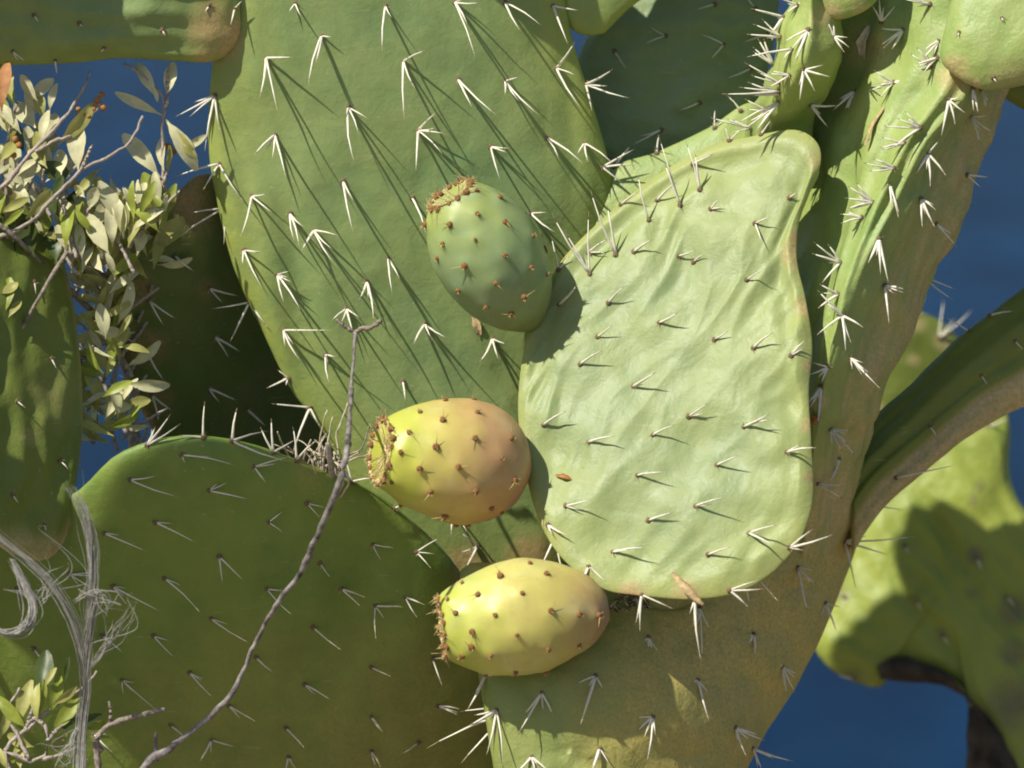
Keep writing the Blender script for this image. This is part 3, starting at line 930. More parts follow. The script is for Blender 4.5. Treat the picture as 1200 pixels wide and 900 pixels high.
def fruit(label, base, apex, R, prof, mat, areoles, scar_depth, flat=1.0):
    b, a = U(*base), U(*apex)
    ax = (a - b)
    L = ax.length
    ax.normalize()
    s1 = ax.cross(FWD).normalized()
    s2 = ax.cross(s1).normalized()
    R = R * PU
    prof_s = open_spline([(t, r, 0) for t, r in prof], 60)
    N = 72
    verts, faces, al = [], [], []
    for i, p in enumerate(prof_s):
        for k in range(N):
            th = 2 * math.pi * k / N
            d = s1 * math.cos(th) + s2 * math.sin(th) * flat
            q = b + ax * (p.x * L) + d * (p.y * R)
            lump = 1 + 0.035 * ns(q.x * 40, q.y * 40, q.z * 40) + 0.012 * ns(q.x * 140, q.y * 140, q.z * 140)
            verts.append(b + ax * (p.x * L) + d * (p.y * R * lump))
            al.append(min(max(p.x, 0), 1.05))
    m = len(prof_s)
    for i in range(m - 1):
        for k in range(N):
            k2 = (k + 1) % N
            faces.append((i * N + k, (i + 1) * N + k, (i + 1) * N + k2, i * N + k2))
    faces.append(tuple(range(N)))
    rim_t, rim_r = prof_s[-1].x, prof_s[-1].y
    # closing disc below the scar
    verts.append(b + ax * ((rim_t - scar_depth) * L))
    al.append(1.0)
    for k in range(N):
        faces.append(((m - 1) * N + k, len(verts) - 1, (m - 1) * N + (k + 1) % N))
    o = make_obj('fruit', verts, faces, mat, cactus, attr={'along': al})
    bm = bmesh.new(); bm.from_mesh(o.data); bmesh.ops.recalc_face_normals(bm, faces=bm.faces); bm.to_mesh(o.data); bm.free()
    o['label'] = label
    reg(o, verts, faces)
    # dry scar where the flower fell off: a shallow, fibrous bowl
    sv, sf = [], []
    K, Q = 48, 9
    for j in range(Q + 1):
        t = 1 - j / Q
        for k in range(K):
            th = 2 * math.pi * k / K
            d = s1 * math.cos(th) + s2 * math.sin(th) * flat
            h = rim_t + 0.004 - scar_depth * (1 - t * t) * 0.85 + 0.014 * ns(math.cos(th) * 6 * t, math.sin(th) * 6 * t, j * 0.8)
            sv.append(b + ax * (h * L) + d * (rim_r * R * (1.02 * t + 0.002) * (1 + 0.04 * ns(k * 0.9, j, 2))))
    for j in range(Q):
        for k in range(K):
            k2 = (k + 1) % K
            sf.append((j * K + k, (j + 1) * K + k, (j + 1) * K + k2, j * K + k2))
    six = [0] * len(sf)
    for k in range(120):
        th = rnd(0, 6.283)
        d = s1 * math.cos(th) + s2 * math.sin(th) * flat
        q = rnd(0.9, 1.06)
        st = b + ax * ((rim_t - 0.01) * L) + d * (rim_r * R * q)
        dr = (ax * rnd(0.3, 1.2) + d * rnd(-0.5, 1.2) + s1 * rnd(-0.4, 0.4) + s2 * rnd(-0.4, 0.4)).normalized()
        cone_tube(sv, sf, six, [st, st + dr * (PU * rnd(3, 9) * (1.6 if k % 9 == 0 else 1))], [PU * 0.5, PU * 0.1], 3, 1)
    for k in range(26):          # fibres across the bowl
        th = rnd(0, 6.283)
        d = s1 * math.cos(th) + s2 * math.sin(th) * flat
        p1 = b + ax * ((rim_t + 0.004) * L) + d * (rim_r * R * rnd(0.75, 0.95))
        p2 = b + ax * ((rim_t + 0.012 - scar_depth * 0.75) * L) + d * (rim_r * R * rnd(0.1, 0.4)) + s1 * (PU * rnd(-5, 5))
        cone_tube(sv, sf, six, [p1, p2], [PU * 0.6, PU * 0.4], 4, 0)
    make_obj('flower_scar', sv, sf, [M['scar'], M['glochid']], o, mat_idx=six)
    # bristly areoles round the rim of the scar
    spots = []
    for k in range(15):
        th = 2 * math.pi * k / 15 + rnd(-0.12, 0.12)
        d = s1 * math.cos(th) + s2 * math.sin(th) * flat
        spots.append((b + ax * ((rim_t - 0.005) * L) + d * (rim_r * R * rnd(0.97, 1.06)), (ax * 0.9 + d).normalized(), random.choice((1, 2, 3))))
    for (x, y) in areoles:
        h, n = surf_point(o, x, y)
        spots.append((h, n, random.choice((0, 0, 1, 2, 2))))
    # the far side, which the picture does not show, in the same spiral
    for k in range(26):
        t = 0.12 + 0.8 * k / 26
        th = k * 2.39996
        d = s1 * math.cos(th) + s2 * math.sin(th)
        if d.dot(FWD) > 0.35:
            h, n, _, _ = BVH[o.name].find_nearest(b + ax * (t * L) + d * R)
            if n.dot(d) < 0:
                n = -n
            spots.append((h, n, k % 3))
    # the skin swells a little under every areole
    for vv in o.data.vertices:
        w = vv.co + WORLD_LOC[o.name]
        for (p, n, k) in spots[15:]:
            d2 = (w - p).length_squared / (PU * 9) ** 2
            if d2 < 4:
                vv.co += n * (PU * 2.4 * math.exp(-d2))
    o.data.update()
    spots = spots[:15] + [(p + n * (PU * 1.9), n, k) for (p, n, k) in spots[15:]]
    for (p, n, k) in spots:
        c = bpy.data.objects.new('areole', fa_meshes[k])
        COL.objects.link(c)
        c.parent = o
        q = n.to_track_quat('Z', 'Y')
        c.rotation_mode = 'QUATERNION'
        from mathutils import Quaternion
        c.rotation_quaternion = q @ Quaternion((0, 0, 1), rnd(0, 6.28))
        s = rnd(0.85, 1.15)
        c.scale = (s, s, s)
        c.location = p - WORLD_LOC[o.name]
    return o


PROF1 = [(-0.02, 0.16), (0.03, 0.34), (0.12, 0.60), (0.27, 0.85), (0.45, 0.99), (0.62, 0.99), (0.78, 0.86), (0.90, 0.68), (0.97, 0.53), (1.0, 0.43)]
fruit('unripe green fruit standing at the top of the pale pad rim', (624, 380, 34), (528, 228, -28), 65, PROF1, M['fruit_green'],
      [(559, 251), (591, 261), (528, 263), (557, 281), (520, 285), (591, 299), (545, 311), (621, 313), (581, 331), (514, 302), (538, 339), (570, 358), (613, 347),
       (599, 366), (623, 277), (597, 227), (585, 233), (573, 214), (616, 247), (640, 292), (639, 322), (558, 225), (501, 263)], 0.07)
PROF2 = [(-0.02, 0.20), (0.03, 0.45), (0.10, 0.70), (0.24, 0.92), (0.42, 1.0), (0.60, 0.96), (0.76, 0.84), (0.89, 0.69), (0.965, 0.58), (1.0, 0.50)]
fruit('ripening fruit turning from yellow to orange at its base, in the middle of the rim', (614, 549, -18), (446, 529, -84), 72, PROF2, M['fruit_orange'],
      [(519, 494), (480, 508), (511, 524), (556, 514), (470, 530), (492, 549), (537, 547), (587, 537), (598, 514), (602, 562), (505, 575), (557, 575), (522, 603),
       (575, 594), (471, 590), (493, 485), (522, 471), (555, 470), (559, 485), (587, 599), (535, 613), (549, 613), (460, 564), (447, 580)], 0.06)
PROF3 = [(-0.02, 0.24), (0.03, 0.44), (0.11, 0.64), (0.27, 0.86), (0.47, 1.0), (0.64, 0.97), (0.80, 0.84), (0.92, 0.68), (0.98, 0.57), (1.0, 0.49)]
fruit('yellow fruit with a pinkish base at the bottom of the pale pad', (708, 711, -84), (518, 735, -100), 67, PROF3, M['fruit_yellow'],
      [(561, 698), (612, 696), (535, 719), (581, 721), (645, 716), (678, 720), (606, 744), (642, 760), (678, 755), (554, 740), (576, 767), (604, 786), (640, 788),
       (587, 677), (621, 662), (640, 674), (700, 721), (542, 768), (570, 789), (553, 757), (526, 704), (673, 772), (602, 795), (543, 685)], 0.05)

# ------------------------------------------------------------------ neighbour cactus at the left edge
lx = U(-150, 450, 40)
left = thing('prickly_pear_cactus', (lx.x, lx.y, ground_z(lx.x, lx.y)), 'prickly pear cactus with a hanging dark olive pad, brown along its lower end', 'cactus')
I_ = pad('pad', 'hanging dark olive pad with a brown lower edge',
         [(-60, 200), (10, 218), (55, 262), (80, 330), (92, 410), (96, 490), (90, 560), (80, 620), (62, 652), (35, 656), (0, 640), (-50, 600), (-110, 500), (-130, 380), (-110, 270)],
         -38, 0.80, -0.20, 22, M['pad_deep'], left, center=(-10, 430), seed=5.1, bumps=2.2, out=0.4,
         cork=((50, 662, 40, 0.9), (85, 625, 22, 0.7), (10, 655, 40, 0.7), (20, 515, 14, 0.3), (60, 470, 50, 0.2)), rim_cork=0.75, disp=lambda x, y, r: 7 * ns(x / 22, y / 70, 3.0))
clusters(I_, "40 330 42 345; 60 420 66 432; 20 470 30 478; 52 615 54 622; 70 540 80 550; 15 580 22 590", size=0.9)
lbx, lby = screen(WORLD_LOC[left.name]); lbz = depth_units(WORLD_LOC[left.name])
loft('stem', None,
     [[(-150, 260, -60), (-90, 250, -90), (-40, 250, -50), (-90, 250, -20)], [(-190, 600, 20), (-130, 600, 10), (-80, 600, 50), (-130, 600, 95)],
      [(-210, 1100, 50), (-150, 1100, 0), (-90, 1100, 50), (-150, 1100, 100)],
      [(lbx - 60, lby + 60, lbz), (lbx, lby + 60, lbz - 60), (lbx + 60, lby + 60, lbz), (lbx, lby + 60, lbz + 60)]], M['pad_old'], left, n=24, m=24, bumps=2)

# unseen pad added left of the frame, shaped to shade the big dark pad
shade = []
for (x, y) in ((170, 590), (300, 575), (430, 600), (520, 680), (560, 800), (540, 930), (400, 1000), (230, 960), (150, 850), (130, 700)):
    hp, _ = surf_point(H, x, y)
    q = hp + to_sun * 0.43
    shade.append((*screen(q), depth_units(q)))
mx, my, mz = (sum(p[i] for p in shade) / len(shade) for i in range(3))
sxx = sum((p[0] - mx) ** 2 for p in shade); syy = sum((p[1] - my) ** 2 for p in shade); sxy = sum((p[0] - mx) * (p[1] - my) for p in shade)
sxz = sum((p[0] - mx) * (p[2] - mz) for p in shade); syz = sum((p[1] - my) * (p[2] - mz) for p in shade)
det = sxx * syy - sxy * sxy
pz = ((sxz * syy - syz * sxy) / det, (syz * sxx - sxz * sxy) / det)
pad('pad', None, [(p[0], p[1]) for p in shade], mz, pz[0], pz[1], 22, M['pad_mid'], left, center=(mx, my), nseg=60, nring=14)
loft('branch', None, [tube_station(mx - 60, my + 60, mz + 60 * pz[1], 26), tube_station(mx - 90, my + 260, mz + 180, 30), tube_station(-150, my + 560, mz * 0.4, 34), tube_station(-150, 900, 40, 40)], M['pad_old'], left, n=24, m=24, bumps=2)  # unseen branch added to carry the shading pad

# ------------------------------------------------------------------ cactus behind on the right, out of focus
rx = U(1180, 450, 760)
right = thing('prickly_pear_cactus', (rx.x, rx.y, ground_z(rx.x, rx.y)), 'blurred prickly pear cactus behind, with a dark woody stem above the sea', 'cactus')
N1 = pad('pad', 'large sun-flecked pad of the cactus behind, above the dark stem',
         [(955, 745), (985, 690), (1000, 640), (1030, 580), (1075, 520), (1130, 486), (1180, 484), (1184, 560), (1212, 610), (1270, 640), (1310, 740), (1320, 960), (1240, 1000), (1162, 930),
          (1138, 824), (1095, 792), (1045, 784), (1030, 806), (985, 792), (960, 770)],
         782, -0.05, -0.12, 34, M['pad_far'], right, center=(1110, 690), seed=2.0, bumps=2, disp=lambda x, y, r: 7 * (1 - 2.6 * abs(ns((x * 0.8 - y * 0.6) / 26, (x * 0.6 + y * 0.8) / 120, 3.0))),
         cork=((1145, 655, 14, 0.8), (1190, 720, 24, 0.7), (1190, 770, 22, 0.7), (1150, 575, 9, 0.6), (1142, 592, 9, 0.6), (1155, 497, 10, 0.6), (1075, 705, 9, 0.5), (990, 700, 12, 0.6),
               (1105, 745, 9, 0.5), (1000, 795, 14, 0.6), (1140, 700, 9, 0.5), (1190, 830, 40, 0.7)), out=0.5)
O_ = pad('pad', 'upright shaded pad of the cactus behind, in the gap over the arching pad',
         [(985, 560), (990, 480), (1020, 400), (1062, 366), (1105, 378), (1135, 420), (1140, 500), (1110, 580), (1050, 620), (1005, 610)],
         842, 0.3, 0.3, 28, M['pad_deep'], right, seed=3.3, bumps=2, cork=((1072, 372, 14, 0.6), (1100, 396, 14, 0.6), (1065, 416, 10, 0.5), (1022, 470, 9, 0.5)))
clusters(N1, "1145 655 1150 668; 1105 745 1112 756; 1075 705 1080 716; 1000 795 980 790; 990 700 978 690; 1180 700 1190 712; 1060 640 1066 650; 1160 500 1182 490", thick=1.2)
clusters(O_, "1072 372 1050 330 1085 345 1066 350; 1100 396 1106 350 1140 362 1120 372; 1042 405 1056 425; 1125 395 1160 372", out=0.1, thick=0.9)
rbx, rby = screen(WORLD_LOC[right.name]); rbz = depth_units(WORLD_LOC[right.name])


loft('woody_stem', 'blackish corky stem under the blurred pads',
     [tube_station(1030, 790, 745, 5, 1.4), tube_station(1060, 786, 742, 11, 1.5), tube_station(1104, 793, 738, 17, 1.0), tube_station(1140, 820, 735, 21, 0.8), tube_station(1160, 862, 735, 27, 0.4), tube_station(1170, 905, 735, 38, 0.2),
      tube_station(1190, 950, 740, 46), tube_station(1195, 1100, 750, 60), tube_station(rbx, rby - 40, rbz, 70), tube_station(rbx, rby + 60, rbz, 90)],
     M['bark_black'], right, n=32, m=80, bumps=3.5)


# ------------------------------------------------------------------ leafy plants
def twig_mesh(name, parent, pts, r0, r1, mat, label=None, seg=7, n=40, knots=0.25, seed=0.0):
    path = open_spline(pts, n)
    wp = [U(p.x, p.y, p.z) for p in path]
    wp = [p + Vector((ns(i * 0.55, seed, 1), ns(i * 0.55, seed, 5), ns(i * 0.55, seed, 9))) * (PU * 2.0) for i, p in enumerate(wp)]
    rad = [PU * (r0 + (r1 - r0) * i / (n - 1)) * (1 + knots * 1.3 * ns(i * 22.0 / n, 3.3 + seed, 0) + knots * 0.6 * ns(i * 60.0 / n, 8.3 + seed, 2) + (0.9 * knots * math.exp(-((i * 7.0 / n + seed * 0.37) % 1.0 - 0.5) ** 2 / 0.003))) for i in range(n)]
    v, f, ix = [], [], []
    cone_tube(v, f, ix, wp, rad, seg, 0)
    o = make_obj(name, v, f, mat, parent)
    if label:
        o['label'] = label
    return o


LEAF = {}


def leaf_mesh(kind, mat, w, seed):
    """A thin blade with a stalk, a folded midrib, a wavy margin and a curl along its length; unit length along +Y."""
    v, f = [], []
    n = 9
    for i in range(n + 1):
        t = i / n
        hw = 0.012 if i == 0 else w * math.sin(math.pi * min(1, max(0, (t - 0.08) / 0.95))) ** 0.8 * (0.75 + 0.5 * t) + 0.008
        curl = 0.22 * math.sin(t * 2.4 + seed) - 0.12
        for k, sgn in enumerate((-1, -0.5, 0, 0.5, 1)):
            v.append((sgn * hw * (1 + 0.10 * ns(t * 5, sgn * 2 + seed, 1.0)), t, curl * t + abs(sgn) * hw * 0.30 + 0.03 * ns(t * 4, sgn, seed)))
    for i in range(n):
        for k in range(4):
            a = i * 5 + k
            f.append((a, a + 1, a + 6, a + 5))
    me = bpy.data.meshes.new('leaf')
    me.from_pydata(v, [], f)
    me.materials.append(mat)
    me.polygons.foreach_set('use_smooth', [True] * len(me.polygons))
    return me


for kind, mt in (('grey', 'leaf_grey'), ('olive', 'leaf_olive'), ('fresh', 'leaf_fresh'), ('dark', 'leaf_dark'), ('rust', 'leaf_rust')):
    LEAF[kind] = [leaf_mesh(kind, M[mt], (0.09, 0.135, 0.19, 0.25)[k], k * 1.3) for k in range(4)]


def leaf(parent, p0, p1, z0, dz=0.0, kind='grey', shape=1, roll=None):
    """A leaf from its stalk p0 to its tip p1 (picture units), at depth z0."""
    a, b = U(p0[0], p0[1], z0), U(p1[0], p1[1], z0 + dz)
    y = b - a
    L = y.length
    y.normalize()
    roll = rnd(-0.9, 0.9) if roll is None else roll
    face = (-FWD - y * y.dot(-FWD)).normalized()
    x = y.cross(face).normalized()
    face = Matrix.Rotation(roll, 3, y) @ face
    x = y.cross(face).normalized()
    mt = Matrix((x, y, face)).transposed().to_4x4()
    o = bpy.data.objects.new('leaf', LEAF[kind][shape])
    COL.objects.link(o)
    o.parent = parent
    o.rotation_mode = 'QUATERNION'
    o.rotation_quaternion = mt.to_quaternion()
    o.scale = (L, L, L)
    o.location = a - WORLD_LOC[parent.name]
    return o


sb = U(130, 450, 150)
shrub = thing('leafy_shrub', (sb.x, sb.y, ground_z(sb.x, sb.y)), 'olive-leaved shrub with grey twigs and small dry buds beside the broad pad', 'shrub')
sbx, sby = screen(WORLD_LOC[shrub.name]); sbz = depth_units(WORLD_LOC[shrub.name])
SH = WORLD_LOC
twig_mesh('stem', shrub, [(sbx, sby + 30, sbz), (150, 1300, 160), (150, 900, 175), (156, 700, 175), (156, 520, 170), (158, 450, 165), (150, 380, 150), (135, 320, 140), (140, 250, 130)], 9, 4.5, M['bark_pale'], n=90, seed=1)
twig_mesh('stem', shrub, [(sbx - 5, sby + 30, sbz), (0, 1300, 90), (-130, 900, 20), (-80, 560, -10), (-20, 450, -15), (20, 395, -20), (48, 345, -25), (70, 308, -20), (88, 298, 0), (150, 345, 140)], 6, 2.2, M['bark'], n=90, seed=2)
twig_mesh('stem', shrub, [(158, 450, 165), (120, 380, 100), (60, 320, 30), (20, 280, -20), (-20, 250, -30)], 4, 3, M['bark'], n=40, seed=3)
BR = [
    [(-20, 285, -25), (30, 264, -20), (60, 235, -20), (95, 200, -15), (125, 185, -10), (148, 170, -5), (162, 150, 0), (168, 136, 0)],
    [(-15, 232, -25), (10, 212, -20), (35, 180, -15), (60, 155, -10), (80, 132, -5), (100, 100, 0), (106, 84, 0)],
    [(42, 178, -15), (66, 164, -8), (84, 158, -4), (112, 130, 0), (118, 118, 0)],
    [(95, 200, -15), (102, 184, -15), (108, 170, -15)],
    [(8, 280, -20), (8, 230, -10), (4, 190, -5), (12, 150, 0), (20, 120, 5)],
    [(140, 250, 130), (185, 245, 60), (191, 200, 45), (190, 150, 38), (192, 118, 36), (178, 98, 34), (158, 82, 32), (145, 75, 32)],
    [(192, 130, 36), (196, 116, 36), (196, 92, 35), (198, 76, 34)],
    [(140, 250, 130), (120, 230, 110), (105, 260, 100), (80, 230, 90), (70, 190, 80)],
    [(150, 380, 150), (120, 345, 120), (100, 310, 100), (95, 270, 90)],
    [(156, 520, 170), (130, 470, 180), (110, 410, 170), (118, 350, 150)],
]
for k in range(48):
    x, y = rnd(88, 165), rnd(310, 530)
    a, L = rnd(-2.6, -0.5), rnd(30, 70)
    z = rnd(90, 150)
    BR.append([(x, y, z), (x + L * 0.5 * math.cos(a) + rnd(-4, 4), y + L * 0.5 * math.sin(a), z + rnd(-8, 8)), (x + L * math.cos(a), y + L * math.sin(a), z + rnd(-14, 8))])
for k in range(26):
    x, y = rnd(-10, 190), rnd(180, 330)
    a, L = rnd(-2.2, -0.7), rnd(40, 90)
    z = rnd(-10, 60)
    if x > 120 and y < 240:
        continue
    BR.append([(x, y, z), (x + L * 0.5 * math.cos(a) + rnd(-7, 7), y + L * 0.5 * math.sin(a), z + rnd(-8, 8)), (x + L * math.cos(a), y + L * math.sin(a), z + rnd(-14, 8))])
for k, p in enumerate(BR):
    twig_mesh('twig', shrub, p, 3.0 if k < 2 else 2.4, 1.5, M['bark_pale'] if k != 4 else M['bark'], n=30, seed=10 + k)
LV = [  # stalk, tip, z, kind, shape
    ((42, 150), (18, 118), -5, 'grey', 3), ((44, 118), (22, 92), 2, 'grey', 2), ((30, 96), (40, 130), 5, 'grey', 2), ((58, 130), (64, 98), 8, 'grey', 1), ((50, 140), (44, 108), 10, 'olive', 2),
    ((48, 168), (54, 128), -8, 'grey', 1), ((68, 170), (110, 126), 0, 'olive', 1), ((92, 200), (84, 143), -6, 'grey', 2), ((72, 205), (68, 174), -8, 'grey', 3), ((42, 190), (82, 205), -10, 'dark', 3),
    ((190, 135), (135, 108), 34, 'grey', 0), ((184, 115), (160, 72), 32, 'grey', 1), ((196, 112), (200, 74), 36, 'grey', 2), ((178, 100), (186, 118), 30, 'grey', 1), ((188, 208), (144, 155), 42, 'grey', 1),
    ((192, 200), (186, 158), 40, 'grey', 1), ((194, 140), (232, 196), 38, 'grey', 1), ((195, 146), (226, 182), 42, 'olive', 1), ((196, 205), (198, 170), 46, 'olive', 0), ((214, 176), (240, 160), 42, 'grey', 1),
    ((0, 190), (18, 162), -20, 'olive', 2), ((0, 250), (32, 232), -22, 'olive', 1), ((30, 256), (62, 228), -24, 'olive', 2), ((62, 236), (72, 208), -18, 'dark', 2), ((0, 268), (28, 245), -26, 'fresh', 0),
    ((78, 292), (80, 238), -10, 'fresh', 1), ((128, 298), (102, 254), 0, 'grey', 2), ((140, 262), (124, 212), 6, 'grey', 2), ((118, 240), (112, 205), 8, 'olive', 2), ((156, 262), (157, 212), 6, 'fresh', 0),
    ((100, 232), (86, 218), 0, 'grey', 3), ((104, 246), (112, 220), 0, 'grey', 3), ((88, 232), (110, 202), 4, 'olive', 1), ((145, 280), (138, 232), 2, 'grey', 1), ((132, 290), (128, 240), 4, 'grey', 1),
    ((150, 290), (164, 250), 6, 'olive', 1), ((118, 300), (110, 250), 8, 'olive', 1), ((84, 300), (70, 262), -4, 'grey', 2), ((96, 305), (92, 262), 0, 'grey', 1), ((160, 300), (170, 264), 10, 'grey', 2),
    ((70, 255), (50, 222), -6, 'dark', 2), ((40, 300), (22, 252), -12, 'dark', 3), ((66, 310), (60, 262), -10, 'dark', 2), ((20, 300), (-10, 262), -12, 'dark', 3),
    ((2, 130), (6, 70), -28, 'rust', 1), ((4, 370), (8, 325), -40, 'fresh', 2), ((0, 345), (20, 330), -40, 'olive', 3), ((10, 372), (22, 350), -42, 'olive', 2), ((-6, 420), (4, 375), -42, 'fresh', 2),
    ((26, 500), (-8, 512), -45, 'rust', 1),
    ((36, 140), (28, 112), 12, 'olive', 2), ((14, 160), (0, 130), 5, 'grey', 2), ((10, 200), (24, 168), 2, 'grey', 2), ((20, 220), (40, 196), 0, 'grey', 2), ((28, 230), (14, 204), 0, 'olive', 2), ((50, 212), (40, 186), 6, 'grey', 2),
    ((60, 200), (52, 168), 10, 'grey', 1), ((205, 240), (196, 226), 50, 'fresh', 2),
]
for p0, p1, z, kd, sh in LV:
    leaf(shrub, p0, p1, z, rnd(-14, 10), kd, sh, rnd(-0.55, 0.55))
for k in range(150):           # the thicket behind
    x, y = rnd(85, 185), rnd(232, 520)
    if y > 330 and x > 150:
        x -= 45
    if 390 < y < 450 and x < 118:
        continue
    a = rnd(-3.0, 0.1)
    L = rnd(28, 56)
    leaf(shrub, (x, y), (x + L * math.cos(a), y + L * math.sin(a)), rnd(40, 100), rnd(-15, 15), random.choice(('grey', 'olive', 'olive', 'fresh', 'grey')), random.choice((0, 1, 1, 2)))
for k in range(105):           # upright leaves in the sun
    x, y = rnd(55, 195), rnd(255, 330)
    if x > 150:
        y = rnd(245, 275)
    a = rnd(-2.5, -0.6)
    L = rnd(24, 48)
    leaf(shrub, (x, y), (x + L * math.cos(a), y + L * math.sin(a)), rnd(0, 60), rnd(-15, 15), random.choice(('grey', 'fresh', 'olive', 'grey')), random.choice((0, 1, 1, 2)), rnd(-0.6, 0.6))
for k in range(34):
    x, y = rnd(-20, 60), rnd(110, 300)
    a = rnd(-2.4, -0.7)
    L = rnd(28, 46)
    leaf(shrub, (x, y), (x + L * math.cos(a), y + L * math.sin(a)), rnd(-20, 20), rnd(-15, 15), random.choice(('grey', 'olive', 'grey', 'fresh')), random.choice((1, 2, 2)), rnd(-0.8, 0.8))
for k in range(30):
    x, y = rnd(-30, 70), rnd(150, 300)
    a = rnd(-2.6, -0.5)
    L = rnd(26, 46)
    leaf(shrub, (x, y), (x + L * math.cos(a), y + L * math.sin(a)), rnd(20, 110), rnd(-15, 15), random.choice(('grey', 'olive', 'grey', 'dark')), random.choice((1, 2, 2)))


def ball(name, parent, x, y, z, r, mat):
    bm = bmesh.new()
    bmesh.ops.create_icosphere(bm, subdivisions=2, radius=r * PU)
    for v in bm.verts:
        v.co *= 1 + 0.25 * ns(v.co.x * 900 + x, v.co.y * 900, v.co.z * 900)
    me = bpy.data.meshes.new(name)
    bm.to_mesh(me); bm.free()
    me.materials.append(mat)
    me.polygons.foreach_set('use_smooth', [True] * len(me.polygons))
    o = bpy.data.objects.new(name, me)
    COL.objects.link(o)
    o.parent = parent
    o.location = U(x, y, z) - WORLD_LOC[parent.name]
    return o


for (x, y, z, r) in ((114, 117, 0, 4), (119, 111, 1, 4), (121, 126, 0, 4), (110, 128, 0, 3.5), (92, 128, -2, 3), (98, 134, -3, 3.5), (104, 137, -3, 3), (112, 122, 0, 3), (18, 163, -4, 4), (22, 170, -4, 4),
                     (16, 182, -6, 4), (197, 172, 95, 5), (203, 178, 95, 4), (20, 238, -20, 3.5), (54, 240, -18, 3)):
    ball('bud', shrub, x, y, z, r, M['bud'])

# sprig in the lower left corner
gb = U(30, 450, -70)
sprig = thing('leafy_sprig', (gb.x, gb.y, ground_z(gb.x, gb.y)), 'small sprig of glossy green leaves in front of the big dark pad', 'shrub')
gbx, gby = screen(WORLD_LOC[sprig.name]); gbz = depth_units(WORLD_LOC[sprig.name])
twig_mesh('stem', sprig, [(gbx, gby + 30, gbz), (30, 1300, -80), (20, 1000, -90), (12, 900, -95), (6, 880, -95), (14, 878, -95), (26, 892, -95), (48, 890, -92), (58, 872, -92), (52, 848, -92)], 6, 2, M['bark_pale'], n=80, seed=31)
for k, p in enumerate(([(6, 880, -95), (14, 868, -92), (30, 856, -90), (60, 830, -86), (84, 815, -84), (104, 800, -82), (114, 786, -80)], [(30, 856, -90), (38, 830, -88), (42, 812, -86)], [(56, 868, -92), (66, 856, -90), (74, 850, -90)],
                       [(34, 890, -95), (20, 860, -92), (8, 836, -90), (24, 806, -88)], [(52, 850, -92), (40, 842, -90), (30, 852, -90)], [(48, 890, -92), (70, 885, -92), (90, 876, -90)])):
    twig_mesh('twig', sprig, p, 2.6, 1.3, M['bark_pale'], n=24, seed=40 + k)
for p0, p1, kd, sh in (((50, 818), (50, 762), 'dark', 2), ((58, 838), (72, 790), 'fresh', 1), ((60, 862), (92, 816), 'fresh', 1), ((88, 850), (127, 850), 'fresh', 1), ((62, 852), (118, 842), 'dark', 1), ((44, 846), (40, 802), 'olive', 1),
                       ((32, 854), (-4, 818), 'fresh', 1), ((58, 882), (80, 862), 'olive', 2), ((20, 852), (34, 798), 'olive', 1), ((60, 826), (90, 808), 'olive', 1), ((76, 800), (80, 770), 'dark', 0), ((0, 866), (12, 830), 'olive', 1),
                       ((40, 875), (4, 866), 'olive', 2), ((10, 905), (-6, 872), 'olive', 1), ((24, 902), (20, 870), 'olive', 2), ((52, 806), (64, 782), 'olive', 1), ((46, 840), (52, 796), 'fresh', 0), ((2, 896), (28, 884), 'fresh', 1)):
    leaf(sprig, p0, p1, -88 + rnd(-6, 4), rnd(-10, 8), kd, sh, rnd(-0.5, 0.5))

# bare dead twig
tb = U(150, 450, -60)
dead = thing('dead_twig', (tb.x, tb.y, ground_z(tb.x, tb.y)), 'bare grey forked dead twig slanting up in front of the big dark pad', 'twig')
dbx, dby = screen(WORLD_LOC[dead.name]); dbz = depth_units(WORLD_LOC[dead.name])
twig_mesh('stem', dead, [(dbx, dby + 30, dbz), (90, 1300, -70), (130, 1000, -75), (165, 905, -75), (200, 876, -75), (240, 845, -75), (272, 812, -80), (292, 770, -90), (310, 732, -110), (330, 700, -135), (352, 672, -155), (368, 636, -185),
                         (384, 600, -210), (398, 565, -232), (406, 532, -225), (409, 500, -150), (412, 450, -60), (415, 410, -10), (417, 388, 5)], 6.5, 2.6, M['bark_dead'], n=260, seg=10, knots=0.42, seed=51)
for k, (p, a, b) in enumerate((([(417, 390, 5), (424, 385, 3), (434, 384, 0), (446, 376, -4)], 3.0, 2.6), ([(417, 392, 5), (410, 386, 4), (403, 382, 2), (394, 374, 0)], 2.8, 1.8), ([(184, 892, -75), (182, 872, -74), (183, 858, -74)], 3, 1.6),
                               ([(120, 880, -80), (112, 868, -80), (128, 850, -80), (150, 842, -80), (175, 836, -80), (194, 831, -80)], 3.4, 3.2), ([(150, 960, -75), (120, 920, -78), (113, 880, -80), (112, 866, -80)], 4.5, 3.4), ([(128, 850, -80), (130, 836, -80), (128, 822, -80)], 2.4, 1.5))):
    twig_mesh('branch', dead, p, a, b, M['bark'], n=20, seed=60 + k)

# hank of dry grey fibres
fb = U(100, 450, -90)
fib = thing('dry_fibres', (fb.x, fb.y, ground_z(fb.x, fb.y)), 'hank of dry whitish plant fibres curling past the leafy sprig', 'dry grass')
fbx, fby = screen(WORLD_LOC[fib.name]); fbz = depth_units(WORLD_LOC[fib.name])


